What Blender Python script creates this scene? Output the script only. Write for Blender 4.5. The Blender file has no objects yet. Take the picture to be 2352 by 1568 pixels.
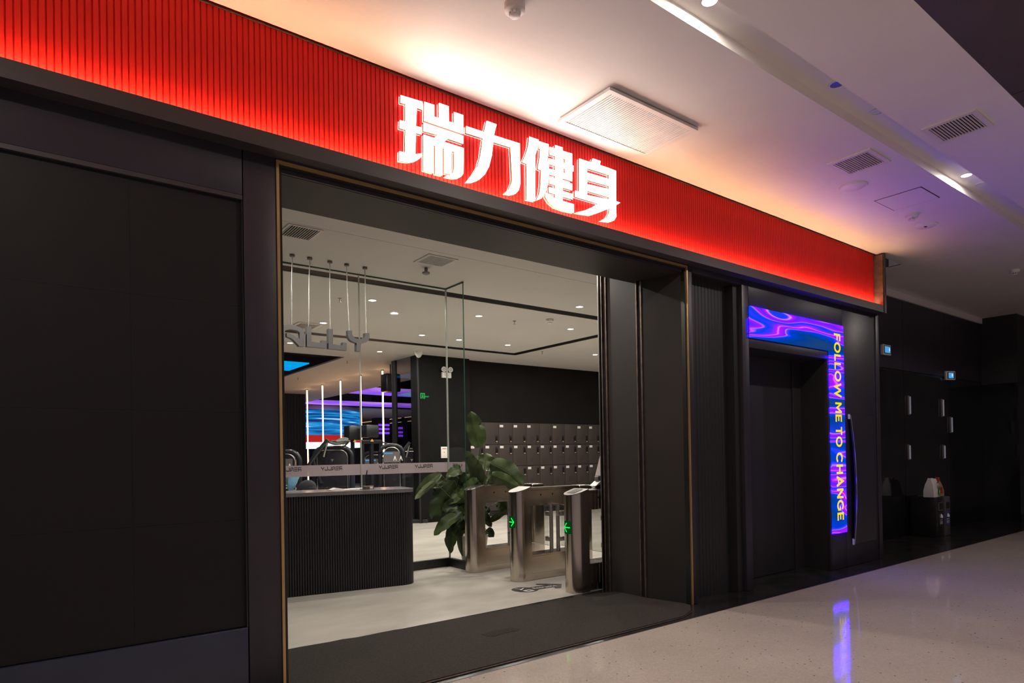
import bpy, bmesh, math, random
from mathutils import Matrix, Vector
random.seed(7)
PI = math.pi
SC = bpy.context.scene
COL = SC.collection

# ------------------------------------------------------------------ camera, world, exposure
cam_d = bpy.data.cameras.new('camera')
cam = bpy.data.objects.new('camera', cam_d)
COL.objects.link(cam)
cam.matrix_world = Matrix(((0.796035, 0.008888, -0.605185, 0.0),
                           (-0.605021, -0.015832, -0.796052, 0.0),
                           (-0.016657, 0.999835, -0.007225, 1.35),
                           (0, 0, 0, 1)))
cam_d.sensor_width = 36.0
cam_d.lens = 22.779
cam_d.shift_y = 0.1062
cam_d.clip_start = 0.05
cam_d.clip_end = 200
SC.camera = cam

world = bpy.data.worlds.new('mall_ambient')
SC.world = world
world.use_nodes = True
wb = world.node_tree.nodes['Background']
wb.inputs['Color'].default_value = (0.52, 0.48, 0.60, 1)
wb.inputs['Strength'].default_value = 0.24

SC.view_settings.view_transform = 'Standard'
SC.view_settings.look = 'None'
SC.view_settings.gamma = 1.0
SC.view_settings.use_curve_mapping = False
SC.view_settings.exposure = 0.0
SC.cycles.use_denoising = True
SC.cycles.max_bounces = 8
SC.cycles.diffuse_bounces = 4
SC.cycles.glossy_bounces = 4
SC.cycles.transparent_max_bounces = 12
SC.cycles.caustics_reflective = False
SC.cycles.caustics_refractive = False
SC.cycles.sample_clamp_indirect = 4.0

# strengths of the lamps, both seen and added
P_MALL = 22.0        # recessed downlights of the mall
P_GYM = 30.0        # recessed downlights of the gym
E_LETTER = 9.0      # illuminated sign characters
E_STRIP = 120.0      # warm LED strip in the ledge below the red ribs
E_SCREEN = 16.0      # L shaped LED screen
P_FILL = 150.0     # unseen lamps added behind the camera to brighten the mall

# ------------------------------------------------------------------ materials
def nodes(name):
    m = bpy.data.materials.new(name)
    m.use_nodes = True
    return m, m.node_tree.nodes, m.node_tree.links

def pm(name, c, rough=.5, metal=0.0, var=.12, scale=6.0, bump=0.0, bscale=60.0, spec=.5, stretch=None, coat=0.0):
    """principled material with procedural colour variation and optional fine relief"""
    m, N, L = nodes(name)
    b = N['Principled BSDF']
    b.inputs['Roughness'].default_value = rough
    b.inputs['Metallic'].default_value = metal
    b.inputs['Specular IOR Level'].default_value = spec
    b.inputs['Coat Weight'].default_value = coat
    tc = N.new('ShaderNodeTexCoord')
    mp = N.new('ShaderNodeMapping')
    if stretch: mp.inputs['Scale'].default_value = stretch
    L.new(tc.outputs['Object'], mp.inputs['Vector'])
    nz = N.new('ShaderNodeTexNoise')
    nz.inputs['Scale'].default_value = scale
    nz.inputs['Detail'].default_value = 4
    L.new(mp.outputs['Vector'], nz.inputs['Vector'])
    rp = N.new('ShaderNodeValToRGB')
    rp.color_ramp.elements[0].position = .3
    rp.color_ramp.elements[1].position = .7
    rp.color_ramp.elements[0].color = tuple(x*(1-var) for x in c) + (1,)
    rp.color_ramp.elements[1].color = tuple(min(1, x*(1+var)) for x in c) + (1,)
    L.new(nz.outputs['Fac'], rp.inputs['Fac'])
    L.new(rp.outputs['Color'], b.inputs['Base Color'])
    if bump:
        n2 = N.new('ShaderNodeTexNoise')
        n2.inputs['Scale'].default_value = bscale
        L.new(mp.outputs['Vector'], n2.inputs['Vector'])
        bp = N.new('ShaderNodeBump')
        bp.inputs['Strength'].default_value = bump
        bp.inputs['Distance'].default_value = .004
        L.new(n2.outputs['Fac'], bp.inputs['Height'])
        L.new(bp.outputs['Normal'], b.inputs['Normal'])
    return m

def em(name, c, s):
    m, N, L = nodes(name)
    N.remove(N['Principled BSDF'])
    e = N.new('ShaderNodeEmission')
    e.inputs['Color'].default_value = tuple(c) + (1,)
    e.inputs['Strength'].default_value = s
    L.new(e.outputs['Emission'], N['Material Output'].inputs['Surface'])
    return m

def glass(name, tint, refl=1.0):
    """thin pane: mirror part by Fresnel, the rest passes straight through with a tint"""
    m, N, L = nodes(name)
    N.remove(N['Principled BSDF'])
    t = N.new('ShaderNodeBsdfTransparent'); t.inputs['Color'].default_value = tuple(tint)+(1,)
    g = N.new('ShaderNodeBsdfGlossy'); g.inputs['Roughness'].default_value = 0.01
    ge = N.new('ShaderNodeNewGeometry')
    dt = N.new('ShaderNodeVectorMath'); dt.operation = 'DOT_PRODUCT'
    L.new(ge.outputs['Normal'], dt.inputs[0]); L.new(ge.outputs['Incoming'], dt.inputs[1])
    ab = N.new('ShaderNodeMath'); ab.operation = 'ABSOLUTE'; L.new(dt.outputs['Value'], ab.inputs[0])
    om = N.new('ShaderNodeMath'); om.operation = 'SUBTRACT'; om.inputs[0].default_value = 1; L.new(ab.outputs[0], om.inputs[1])
    p5 = N.new('ShaderNodeMath'); p5.operation = 'POWER'; p5.inputs[1].default_value = 5; L.new(om.outputs[0], p5.inputs[0])
    f = N.new('ShaderNodeMath'); f.operation = 'MULTIPLY_ADD'; f.inputs[1].default_value = .96; f.inputs[2].default_value = .04
    L.new(p5.outputs[0], f.inputs[0])
    mu = N.new('ShaderNodeMath'); mu.operation = 'MULTIPLY'; mu.inputs[1].default_value = refl
    x = N.new('ShaderNodeMixShader')
    L.new(f.outputs[0], mu.inputs[0]); L.new(mu.outputs[0], x.inputs['Fac'])
    L.new(t.outputs[0], x.inputs[1]); L.new(g.outputs[0], x.inputs[2])
    L.new(x.outputs[0], N['Material Output'].inputs['Surface'])
    return m

def steel(name, c, rough, vert=True):
    m, N, L = nodes(name)
    b = N['Principled BSDF']
    b.inputs['Base Color'].default_value = tuple(c)+(1,)
    b.inputs['Metallic'].default_value = 1
    tc = N.new('ShaderNodeTexCoord'); mp = N.new('ShaderNodeMapping')
    mp.inputs['Scale'].default_value = (3, 3, 900) if vert else (900, 900, 3)
    nz = N.new('ShaderNodeTexNoise'); nz.inputs['Scale'].default_value = 3; nz.inputs['Detail'].default_value = 3
    mr = N.new('ShaderNodeMapRange')
    mr.inputs['To Min'].default_value = rough-.03; mr.inputs['To Max'].default_value = rough+.04
    L.new(tc.outputs['Object'], mp.inputs['Vector']); L.new(mp.outputs['Vector'], nz.inputs['Vector'])
    L.new(nz.outputs['Fac'], mr.inputs['Value']); L.new(mr.outputs['Result'], b.inputs['Roughness'])
    return m

def terrazzo():
    m, N, L = nodes('terrazzo')
    b = N['Principled BSDF']
    b.inputs['Roughness'].default_value = .07
    b.inputs['Specular IOR Level'].default_value = .55
    tc = N.new('ShaderNodeTexCoord')
    v = N.new('ShaderNodeTexVoronoi'); v.inputs['Scale'].default_value = 16
    v2 = N.new('ShaderNodeTexVoronoi'); v2.inputs['Scale'].default_value = 110
    nz = N.new('ShaderNodeTexNoise'); nz.inputs['Scale'].default_value = 1.2; nz.inputs['Detail'].default_value = 5
    for q in (v, v2, nz): L.new(tc.outputs['Object'], q.inputs['Vector'])
    base = N.new('ShaderNodeValToRGB')
    base.color_ramp.elements[0].position = .3; base.color_ramp.elements[1].position = .75
    base.color_ramp.elements[0].color = (.50, .425, .375, 1); base.color_ramp.elements[1].color = (.58, .50, .445, 1)
    L.new(nz.outputs['Fac'], base.inputs['Fac'])
    r = N.new('ShaderNodeValToRGB')
    r.color_ramp.elements[0].position = .07; r.color_ramp.elements[1].position = .12
    L.new(v.outputs['Distance'], r.inputs['Fac'])
    r2 = N.new('ShaderNodeValToRGB')
    r2.color_ramp.elements[0].color = (.86, .86, .86, 1); r2.color_ramp.elements[1].color = (1.08, 1.06, 1.04, 1)
    L.new(v2.outputs['Color'], r2.inputs['Fac'])
    m1 = N.new('ShaderNodeMix'); m1.data_type = 'RGBA'; m1.blend_type = 'MULTIPLY'; m1.inputs['Factor'].default_value = 1
    L.new(base.outputs['Color'], m1.inputs[6]); L.new(r2.outputs['Color'], m1.inputs[7])
    m2 = N.new('ShaderNodeMix'); m2.data_type = 'RGBA'
    m2.inputs[6].default_value = (.16, .12, .10, 1)
    L.new(r.outputs['Color'], m2.inputs['Factor']); L.new(m1.outputs[2], m2.inputs[7])
    L.new(m2.outputs[2], b.inputs['Base Color'])
    return m

def film():
    m, N, L = nodes('frosted_film')
    N.remove(N['Principled BSDF'])
    t = N.new('ShaderNodeBsdfTransparent'); t.inputs['Color'].default_value = (.9, .85, .88, 1)
    d = N.new('ShaderNodeBsdfDiffuse')
    nz = N.new('ShaderNodeTexNoise'); nz.inputs['Scale'].default_value = 3
    tc = N.new('ShaderNodeTexCoord'); L.new(tc.outputs['Object'], nz.inputs['Vector'])
    rp = N.new('ShaderNodeValToRGB')
    rp.color_ramp.elements[0].color = (.42, .345, .37, 1); rp.color_ramp.elements[1].color = (.48, .41, .43, 1)
    L.new(nz.outputs['Fac'], rp.inputs['Fac']); L.new(rp.outputs['Color'], d.inputs['Color'])
    tl = N.new('ShaderNodeBsdfTranslucent'); tl.inputs['Color'].default_value = (.22, .19, .20, 1)
    a = N.new('ShaderNodeAddShader'); L.new(d.outputs[0], a.inputs[0]); L.new(tl.outputs[0], a.inputs[1])
    x = N.new('ShaderNodeMixShader'); x.inputs['Fac'].default_value = .88
    L.new(t.outputs[0], x.inputs[1]); L.new(a.outputs[0], x.inputs[2])
    L.new(x.outputs[0], N['Material Output'].inputs['Surface'])
    return m

def screen_waves():
    """flowing violet and blue ribbons shown by the L shaped LED screen"""
    m, N, L = nodes('screen_waves')
    N.remove(N['Principled BSDF'])
    tc = N.new('ShaderNodeTexCoord')
    mp = N.new('ShaderNodeMapping'); mp.inputs['Rotation'].default_value = (0, math.radians(-52), 0)
    mp.inputs['Scale'].default_value = (.24, 1.0, 2.0)
    L.new(tc.outputs['Object'], mp.inputs['Vector'])
    n1 = N.new('ShaderNodeTexNoise'); n1.inputs['Scale'].default_value = 1.7; n1.inputs['Detail'].default_value = 1.4
    n1.inputs['Distortion'].default_value = .45
    L.new(mp.outputs['Vector'], n1.inputs['Vector'])
    r = N.new('ShaderNodeValToRGB'); e = r.color_ramp.elements
    e[0].position = .26; e[0].color = (.0013, .0034, .0075, 1)
    e[1].position = .80; e[1].color = (.0013, .0038, .010, 1)
    for p, c in ((.36, (.0, .003, .018)), (.41, (.0, .003, .045)), (.425, (.003, .004, .30)), (.43, (.045, .011, .4)), (.436, (.010, .001, .6)), (.465, (.030, .0006, 1.0)),
                 (.472, (.055, .011, .8)), (.48, (.032, .0006, .9)), (.505, (.004, .002, .35)), (.525, (.0, .003, .05)), (.54, (.001, .0035, .06)),
                 (.546, (.045, .008, .5)), (.553, (.024, .0006, .8)), (.58, (.006, .0012, .9)), (.60, (.032, .0006, 1.0)), (.607, (.055, .018, .5)), (.615, (.001, .003, .07)), (.67, (.0, .003, .02))):
        q = e.new(p); q.color = c+(1,)
    L.new(n1.outputs['Fac'], r.inputs['Fac'])
    em_ = N.new('ShaderNodeEmission'); em_.inputs['Strength'].default_value = E_SCREEN
    L.new(r.outputs['Color'], em_.inputs['Color'])
    L.new(em_.outputs[0], N['Material Output'].inputs['Surface'])
    return m

def noise_em(name, cols, s, scale, stretch, rot=(0, 0, 0), lo=.35, hi=.65):
    m, N, L = nodes(name)
    N.remove(N['Principled BSDF'])
    tc = N.new('ShaderNodeTexCoord'); mp = N.new('ShaderNodeMapping')
    mp.inputs['Scale'].default_value = stretch; mp.inputs['Rotation'].default_value = rot
    L.new(tc.outputs['Object'], mp.inputs['Vector'])
    nz = N.new('ShaderNodeTexNoise'); nz.inputs['Scale'].default_value = scale; nz.inputs['Detail'].default_value = 3
    L.new(mp.outputs['Vector'], nz.inputs['Vector'])
    r = N.new('ShaderNodeValToRGB'); e = r.color_ramp.elements
    n = len(cols)
    e[0].position = lo; e[0].color = tuple(cols[0])+(1,)
    e[1].position = hi; e[1].color = tuple(cols[-1])+(1,)
    for i in range(1, n-1):
        q = e.new(lo+(hi-lo)*i/(n-1)); q.color = tuple(cols[i])+(1,)
    L.new(nz.outputs['Fac'], r.inputs['Fac'])
    k = N.new('ShaderNodeEmission'); k.inputs['Strength'].default_value = s
    L.new(r.outputs['Color'], k.inputs['Color']); L.new(k.outputs[0], N['Material Output'].inputs['Surface'])
    return m

M = {}
M['panel'] = pm('black_panel', (.033, .027, .038), .42, 0, .10, 2.5, spec=.45)  # violet tint puts bluish reflected mall light into the panel colour
M['gym_black'] = pm('gym_black_wall', (.010, .0095, .0095), .5, 0, .15, 3, spec=.10)
M['bulkhead'] = pm('gym_bulkhead', (.012, .010, .009), .6, 0, .12, 2, spec=.1)
M['panel_dark'] = pm('dark_panel', (.022, .020, .022), .5, 0, .1, 3)
M['panel_gloss'] = pm('glossy_base_panel', (.036, .040, .068), .3, 0, .12, 2)  # blue reflection of a mall screen is put into this colour
M['jamb'] = pm('bronze_black_lining', (.036, .030, .027), .45, 0, .12, 1.5, spec=.35)
M['ledge'] = pm('ledge_black', (.050, .044, .048), .5, 0, .08, 3)
M['led_off'] = pm('switched_off_led_face', (.013, .0115, .012), .55, 0, .1, 200, spec=.3)
M['red'] = pm('red_lacquer', (.84, .028, .023), .45, 0, .06, 3, spec=.16)
M['gold'] = pm('gold_trim', (.62, .40, .17), .35, .6, .08, 8)
M['bronze'] = pm('aged_bronze', (.20, .15, .12), .4, .8, .3, 14, .2)
M['mall_ceiling'] = pm('painted_plaster', (.78, .74, .71), .65, 0, .035, 1.6, .05, 4)
M['gym_ceiling'] = pm('gym_plaster', (.70, .675, .64), .7, 0, .03, 1.2)
M['black_ceiling'] = pm('black_open_ceiling', (.008, .0075, .010), .7, 0, .2, 3, spec=.0)
M['mall_tile'] = pm('dark_metal_ceiling_panel', (.085, .070, .072), .45, .2, .08, 3)
M['terrazzo'] = terrazzo()
M['stone'] = pm('black_stone', (.022, .020, .020), .22, 0, .5, 5, .05, 30, spec=.5)
M['concrete'] = pm('polished_cement', (.56, .52, .46), .26, 0, .13, 1.3, .04, 12, stretch=(1, 2.2, 1), spec=.45)
M['mirror_black'] = pm('gloss_black_stone', (.012, .011, .012), .08, 0, .3, 4, spec=.6)
M['grey_wall'] = pm('grey_wall_paint', (.20, .20, .20), .6)
M['white'] = pm('white_plastic', (.78, .75, .72), .45, 0, .04, 8)
M['offwhite'] = pm('offwhite_paper', (.80, .76, .72), .6, 0, .05, 10)
M['vent_white'] = pm('vent_enamel', (.72, .68, .66), .4, 0, .04, 8)
M['vent_dark'] = pm('vent_void', (.012, .011, .011), .8)
M['black'] = pm('black_plastic', (.014, .014, .015), .35, 0, .15, 12)
M['machine'] = pm('machine_black_metal', (.020, .021, .026), .28, .2, .15, 6)
M['shroud'] = pm('machine_shroud', (.016, .015, .018), .16, 0, .15, 4, spec=.6)
M['grey_metal'] = pm('letter_grey_metal', (.17, .165, .165), .45, .3, .06, 8)
M['letter_side'] = pm('letter_side', (.26, .22, .17), .4, .5, .1, 10)
M['rod'] = steel('rod_steel', (.5, .48, .45), .35)
M['steel'] = steel('brushed_steel', (.60, .53, .46), .20)
M['steel_top'] = steel('top_steel', (.27, .25, .23), .36, False)
M['glass'] = glass('clear_glass', (.965, .980, .970), .4)
M['glass_return'] = glass('return_glass', (.965, .980, .970), .2)
M['glass_wing'] = glass('wing_acrylic', (.82, .83, .82), 1.0)
M['glass_dark'] = glass('tinted_glass', (.74, .74, .78), .8)
M['glass_edge'] = pm('green_glass_edge', (.03, .085, .062), .2)
M['glass_seam'] = pm('silicone_seam', (.46, .47, .43), .4)
M['film'] = film()
M['ink'] = pm('dark_ink', (.06, .05, .05), .6)
M['ink_pale'] = pm('pale_ink', (.36, .31, .31), .6)
M['mat'] = pm('door_mat_pile', (.042, .036, .033), .95, 0, .25, 90, .6, 220, spec=.1)
M['mat_dark'] = pm('door_mat_stain', (.028, .024, .022), .9, 0, .3, 60, .3, 200, spec=.1)
M['sticker'] = pm('floor_sticker', (.045, .040, .038), .45)
M['counter'] = pm('counter_black', (.018, .017, .018), .45, 0, .1, 6)
M['counter_top'] = pm('counter_stone', (.16, .145, .14), .22, 0, .15, 20)
M['locker'] = pm('locker_laminate', (.058, .047, .042), .6, 0, .06, 3, spec=.25)
M['locker_ink'] = pm('locker_print', (.030, .026, .024), .6)
M['lock_black'] = pm('lock_black', (.012, .011, .011), .3)
M['lock_metal'] = pm('lock_brass', (.78, .66, .46), .3, .7)
def leafmat(name, c0, c1, rough):
    """leaf blade with side veins running out from the midrib (leaf UV)"""
    m, N, L = nodes(name)
    p = N['Principled BSDF']; p.inputs['Roughness'].default_value = rough; p.inputs['Specular IOR Level'].default_value = .4
    uv = N.new('ShaderNodeUVMap'); w = N.new('ShaderNodeTexWave'); w.bands_direction = 'Y'
    w.inputs['Scale'].default_value = 7; w.inputs['Distortion'].default_value = 1.2
    L.new(uv.outputs['UV'], w.inputs['Vector'])
    tc = N.new('ShaderNodeTexCoord'); nz = N.new('ShaderNodeTexNoise'); nz.inputs['Scale'].default_value = 7
    L.new(tc.outputs['Object'], nz.inputs['Vector'])
    mx = N.new('ShaderNodeMath'); mx.operation = 'MULTIPLY_ADD'; mx.inputs[1].default_value = .10
    L.new(w.outputs['Fac'], mx.inputs[0]); L.new(nz.outputs['Fac'], mx.inputs[2])
    r = N.new('ShaderNodeValToRGB'); r.color_ramp.elements[0].position = .38; r.color_ramp.elements[1].position = .82
    r.color_ramp.elements[0].color = c0+(1,); r.color_ramp.elements[1].color = c1+(1,)
    L.new(mx.outputs[0], r.inputs['Fac']); L.new(r.outputs['Color'], p.inputs['Base Color'])
    bp = N.new('ShaderNodeBump'); bp.inputs['Strength'].default_value = .14; bp.inputs['Distance'].default_value = .004
    L.new(w.outputs['Fac'], bp.inputs['Height']); L.new(bp.outputs['Normal'], p.inputs['Normal'])
    return m
M['leaf'] = leafmat('leaf_green', (.035, .060, .016), (.115, .155, .060), .42)
M['leaf_pale'] = leafmat('leaf_underside', (.17, .22, .10), (.32, .37, .22), .5)
M['leaf_dark'] = leafmat('leaf_dark', (.018, .036, .010), (.060, .095, .032), .42)
M['stem'] = pm('leaf_stalk', (.07, .11, .035), .45)
M['pot'] = pm('white_pot', (.66, .62, .57), .4, 0, .05, 6)
M['soil'] = pm('potting_soil', (.03, .02, .014), .9, 0, .4, 40)
M['skin'] = pm('skin', (.36, .17, .09), .5)
M['cloth_white'] = pm('white_cotton', (.74, .74, .70), .8, 0, .1, 20, .3, 80)
M['cloth_dark'] = pm('dark_cotton', (.02, .02, .024), .8, 0, .2, 20, .3, 80)
M['bag_grey'] = pm('grey_bag_fabric', (.10, .105, .10), .7, 0, .2, 20, .3, 90)
M['towel_blue'] = pm('pale_blue_plastic', (.25, .55, .78), .35, 0, .2, 8)
M['paper_white'] = pm('white_bag_paper', (.74, .70, .70), .6, 0, .06, 8)
M['paper_brown'] = pm('brown_bag_paper', (.42, .22, .12), .7, 0, .15, 8)
M['red_print'] = pm('red_print', (.40, .05, .03), .6)
M['green_print'] = pm('green_print', (.03, .22, .03), .6)
M['bin_black'] = pm('bin_black', (.018, .017, .017), .3, 0, .1, 5)
M['bin_grey'] = pm('bin_grey', (.20, .18, .18), .35, .5, .1, 5)
M['blue_print'] = pm('blue_print', (.06, .055, .22), .5)
M['yellow_tag'] = pm('yellow_plastic', (.75, .45, .05), .4)
M['blue_seat'] = pm('blue_upholstery', (.03, .035, .10), .5)
M['E_letter'] = em('letter_light', (1, .97, .94), E_LETTER)
M['E_halo'] = em('letter_halo', (1, .93, .88), 3.0)
M['E_strip'] = em('warm_led_strip', (1, .57, .30), E_STRIP)
M['E_down'] = em('downlight_lens', (1, .93, .84), 14)
M['E_down_gym'] = em('gym_downlight_lens', (1, .92, .80), 9)
M['E_tube'] = em('warm_led_tube', (1, .56, .28), 14)
M['E_yellow'] = em('screen_yellow', (1, .72, .0), 1.1)
M['E_green'] = em('arrow_green', (.02, 1, .10), 1.6)
M['E_greendim'] = em('arrow_field', (.0, .045, .006), 1)
M['E_exit'] = em('exit_green', (.0, .75, .12), .9)
M['E_blue'] = em('small_screen_blue', (.10, .42, .85), .8)
M['E_white'] = em('small_white', (.9, .9, .95), 1.0)
M['E_red'] = em('screen_red', (.55, .02, .015), .9)
M['E_glow'] = em('drum_glow', (1, .96, .95), 1.5)
M['E_line'] = em('ceiling_line', (1, .66, .36), 1.6)
M['E_sconce'] = em('sconce_light', (.50, .48, .56), .26)  # glow that stands in for reflections on the right wall
M['waves'] = screen_waves()
M['drum'] = noise_em('drum_picture', ((.006, .03, .12), (.006, .08, .30), (.01, .20, .55), (.02, .30, .70), (.75, .92, 1.0)), 1.1, 1.3, (.45, .45, 9), lo=.34, hi=.70)
M['band_purple'] = noise_em('purple_panel', ((.16, .10, .95), (.40, .12, .90), (.55, .25, .95)), 1.0, .5, (1, 1, 1))
M['band_cyan'] = noise_em('cyan_panel', ((.0, .30, .95), (.0, .45, .85)), 1.0, .6, (1, 1, 1))
M['band_green'] = noise_em('green_violet_panel', ((.10, .50, .42), (.22, .38, .75), (.26, .10, .95)), 1.0, .5, (1, 1, 1))
M['E_purple'] = em('purple_bar', (.25, .06, .95), 1.0)

# ------------------------------------------------------------------ mesh helpers
class B:
    """collects shapes into one mesh"""
    def __init__(s): s.bm = bmesh.new()
    def box(s, x0, x1, y0, y1, z0, z1, bev=0):
        r = bmesh.ops.create_cube(s.bm, size=1)
        vs = r['verts']
        for v in vs:
            v.co = Vector(((x0+x1)/2+v.co.x*(x1-x0), (y0+y1)/2+v.co.y*(y1-y0), (z0+z1)/2+v.co.z*(z1-z0)))
        if bev:
            es = list({e for v in vs for e in v.link_edges})
            bmesh.ops.bevel(s.bm, geom=es, offset=bev, segments=2, affect='EDGES', profile=.5)
        return s
    def prism(s, pts, f0, f1):
        """extruded outline: f0, f1 turn an outline point into a 3D point at either end"""
        n = len(pts)
        a = [s.bm.verts.new(f0(p)) for p in pts]
        b = [s.bm.verts.new(f1(p)) for p in pts]
        fs = [s.bm.faces.new(a), s.bm.faces.new(b[::-1])]
        for i in range(n):
            fs.append(s.bm.faces.new((a[(i+1) % n], a[i], b[i], b[(i+1) % n])))
        for f in fs[:2]: f.normal_update()
        bmesh.ops.triangulate(s.bm, faces=fs[:2])
        return s
    def poly(s, pts3):
        f = s.bm.faces.new([s.bm.verts.new(p) for p in pts3])
        f.normal_update()
        if len(pts3) > 4: bmesh.ops.triangulate(s.bm, faces=[f])
        return s
    def tube(s, pts, r, n=10, caps=True, r2=None):
        pts = [Vector(p) for p in pts]
        rings = []
        up = Vector((0, 0, 1))
        k = len(pts)
        for i, p in enumerate(pts):
            d = (pts[min(i+1, k-1)]-pts[max(i-1, 0)]).normalized()
            a = d.cross(up)
            if a.length < .01: a = d.cross(Vector((1, 0, 0)))
            a.normalize(); b = d.cross(a)
            rr = r if r2 is None else r+(r2-r)*i/(k-1)
            rings.append([s.bm.verts.new(p+a*rr*math.cos(2*PI*j/n)+b*rr*math.sin(2*PI*j/n)) for j in range(n)])
        for q, w in zip(rings, rings[1:]):
            for j in range(n):
                s.bm.faces.new((q[j], q[(j+1) % n], w[(j+1) % n], w[j])).smooth = True
        if caps:
            s.bm.faces.new(rings[0][::-1]); s.bm.faces.new(rings[-1])
        return s
    def lathe(s, prof, c=(0, 0, 0), n=24):
        rings = []
        for r, z in prof:
            rings.append([s.bm.verts.new((c[0]+r*math.cos(2*PI*j/n), c[1]+r*math.sin(2*PI*j/n), c[2]+z)) for j in range(n)])
        for q, w in zip(rings, rings[1:]):
            for j in range(n):
                s.bm.faces.new((q[j], q[(j+1) % n], w[(j+1) % n], w[j])).smooth = True
        s.bm.faces.new(rings[0][::-1]); s.bm.faces.new(rings[-1])
        return s
    def mesh(s, name):
        bmesh.ops.recalc_face_normals(s.bm, faces=s.bm.faces)
        me = bpy.data.meshes.new(name)
        for f in s.bm.faces: f.smooth = True
        s.bm.to_mesh(me); s.bm.free()
        me.set_sharp_from_angle(angle=math.radians(48))
        return me
    def go(s, name, m, parent=None, loc=None, rz=0):
        if parent is not None and parent.name in OFF:      # shapes given in room coordinates
            for v in s.bm.verts: v.co -= OFF[parent.name]
        me = s.mesh(name)
        me.materials.append(M[m])
        return put(name, me, parent, loc, rz)

def put(name, me, parent=None, loc=None, rz=0):
    o = bpy.data.objects.new(name, me)
    COL.objects.link(o)
    if parent:
        o.parent = parent
        if parent.name in OFF: OFF[o.name] = OFF[parent.name]
    if loc: o.location = loc
    o.rotation_euler.z = rz
    return o

OFF = {}
def fixed(name, label, cat, loc, group=None):
    """a thing whose parts are given in room coordinates; its Empty stands at its base"""
    o = thing(name, label, cat, loc, 0, group)
    OFF[o.name] = Vector(loc)
    return o

def thing(name, label, cat, loc=(0, 0, 0), rz=0, group=None):
    o = bpy.data.objects.new(name, None)
    COL.objects.link(o)
    o.empty_display_size = .1
    o.location = loc; o.rotation_euler.z = rz
    return tag(o, label, cat, group)

def tag(o, label, cat, group=None):
    o['label'] = label; o['category'] = cat
    if group: o['group'] = group
    return o

def struct(o, label=None):
    o['kind'] = 'structure'
    if label: o['label'] = label
    return o

def sroot(name, label=None):
    o = bpy.data.objects.new(name, None)
    COL.objects.link(o)
    return struct(o, label)

def copy_tree(o, parent=None, **kw):
    c = o.copy(); COL.objects.link(c)
    if parent: c.parent = parent
    for k, v in kw.items(): c[k] = v
    for ch in o.children: copy_tree(ch, c)
    return c

_txt = {}
def text_polys(body, bold=0.0):
    """flat outline mesh of a word, scaled to the unit square: (verts, faces)"""
    key = (body, bold)
    if key in _txt: return _txt[key]
    cu = bpy.data.curves.new('txt', 'FONT')
    cu.body = body; cu.offset = bold; cu.resolution_u = 3
    o = bpy.data.objects.new('txt', cu); COL.objects.link(o)
    bpy.context.view_layer.update()
    dg = bpy.context.evaluated_depsgraph_get()
    me = bpy.data.meshes.new_from_object(o.evaluated_get(dg))
    vs = [v.co.copy() for v in me.vertices]
    fs = [tuple(p.vertices) for p in me.polygons]
    x0 = min(v.x for v in vs); x1 = max(v.x for v in vs); y0 = min(v.y for v in vs); y1 = max(v.y for v in vs)
    vs = [((v.x-x0)/(x1-x0), (v.y-y0)/(y1-y0)) for v in vs]
    bpy.data.objects.remove(o); bpy.data.curves.remove(cu); bpy.data.meshes.remove(me)
    _txt[key] = (vs, fs)
    return vs, fs

def text_obj(name, body, fn, m, parent=None, bold=0.0):
    vs, fs = text_polys(body, bold)
    me = bpy.data.meshes.new(name)
    off = OFF.get(parent.name, Vector()) if parent else Vector()
    me.from_pydata([tuple(Vector(fn(u, v))-off) for u, v in vs], [], fs)
    me.materials.append(M[m])
    return put(name, me, parent)

def area(name, loc, size, power, color, parent=None, rot=(0, 0, 0), spread=None):
    d = bpy.data.lights.new(name, 'AREA')
    d.shape = 'DISK'; d.size = size; d.energy = power; d.color = color
    if spread: d.spread = spread
    o = bpy.data.objects.new(name, d); COL.objects.link(o)
    if parent: o.parent = parent
    o.location = loc; o.rotation_euler = rot
    return o

def offset_stroke(pts, w):
    """outline of a thick open line with mitred corners"""
    P = [Vector((p[0], p[1])) for p in pts]; n = len(P); Lf, Rt = [], []
    for i in range(n):
        d0 = (P[i]-P[i-1]).normalized() if i else None
        d1 = (P[i+1]-P[i]).normalized() if i < n-1 else None
        a = d0 or d1; b = d1 or d0
        t = (a+b).normalized(); nrm = Vector((-t.y, t.x)); k = w/2/max(.35, nrm.dot(Vector((-a.y, a.x))))
        Lf.append(P[i]+nrm*k); Rt.append(P[i]-nrm*k)
    return [tuple(p) for p in Lf+Rt[::-1]]

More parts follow.
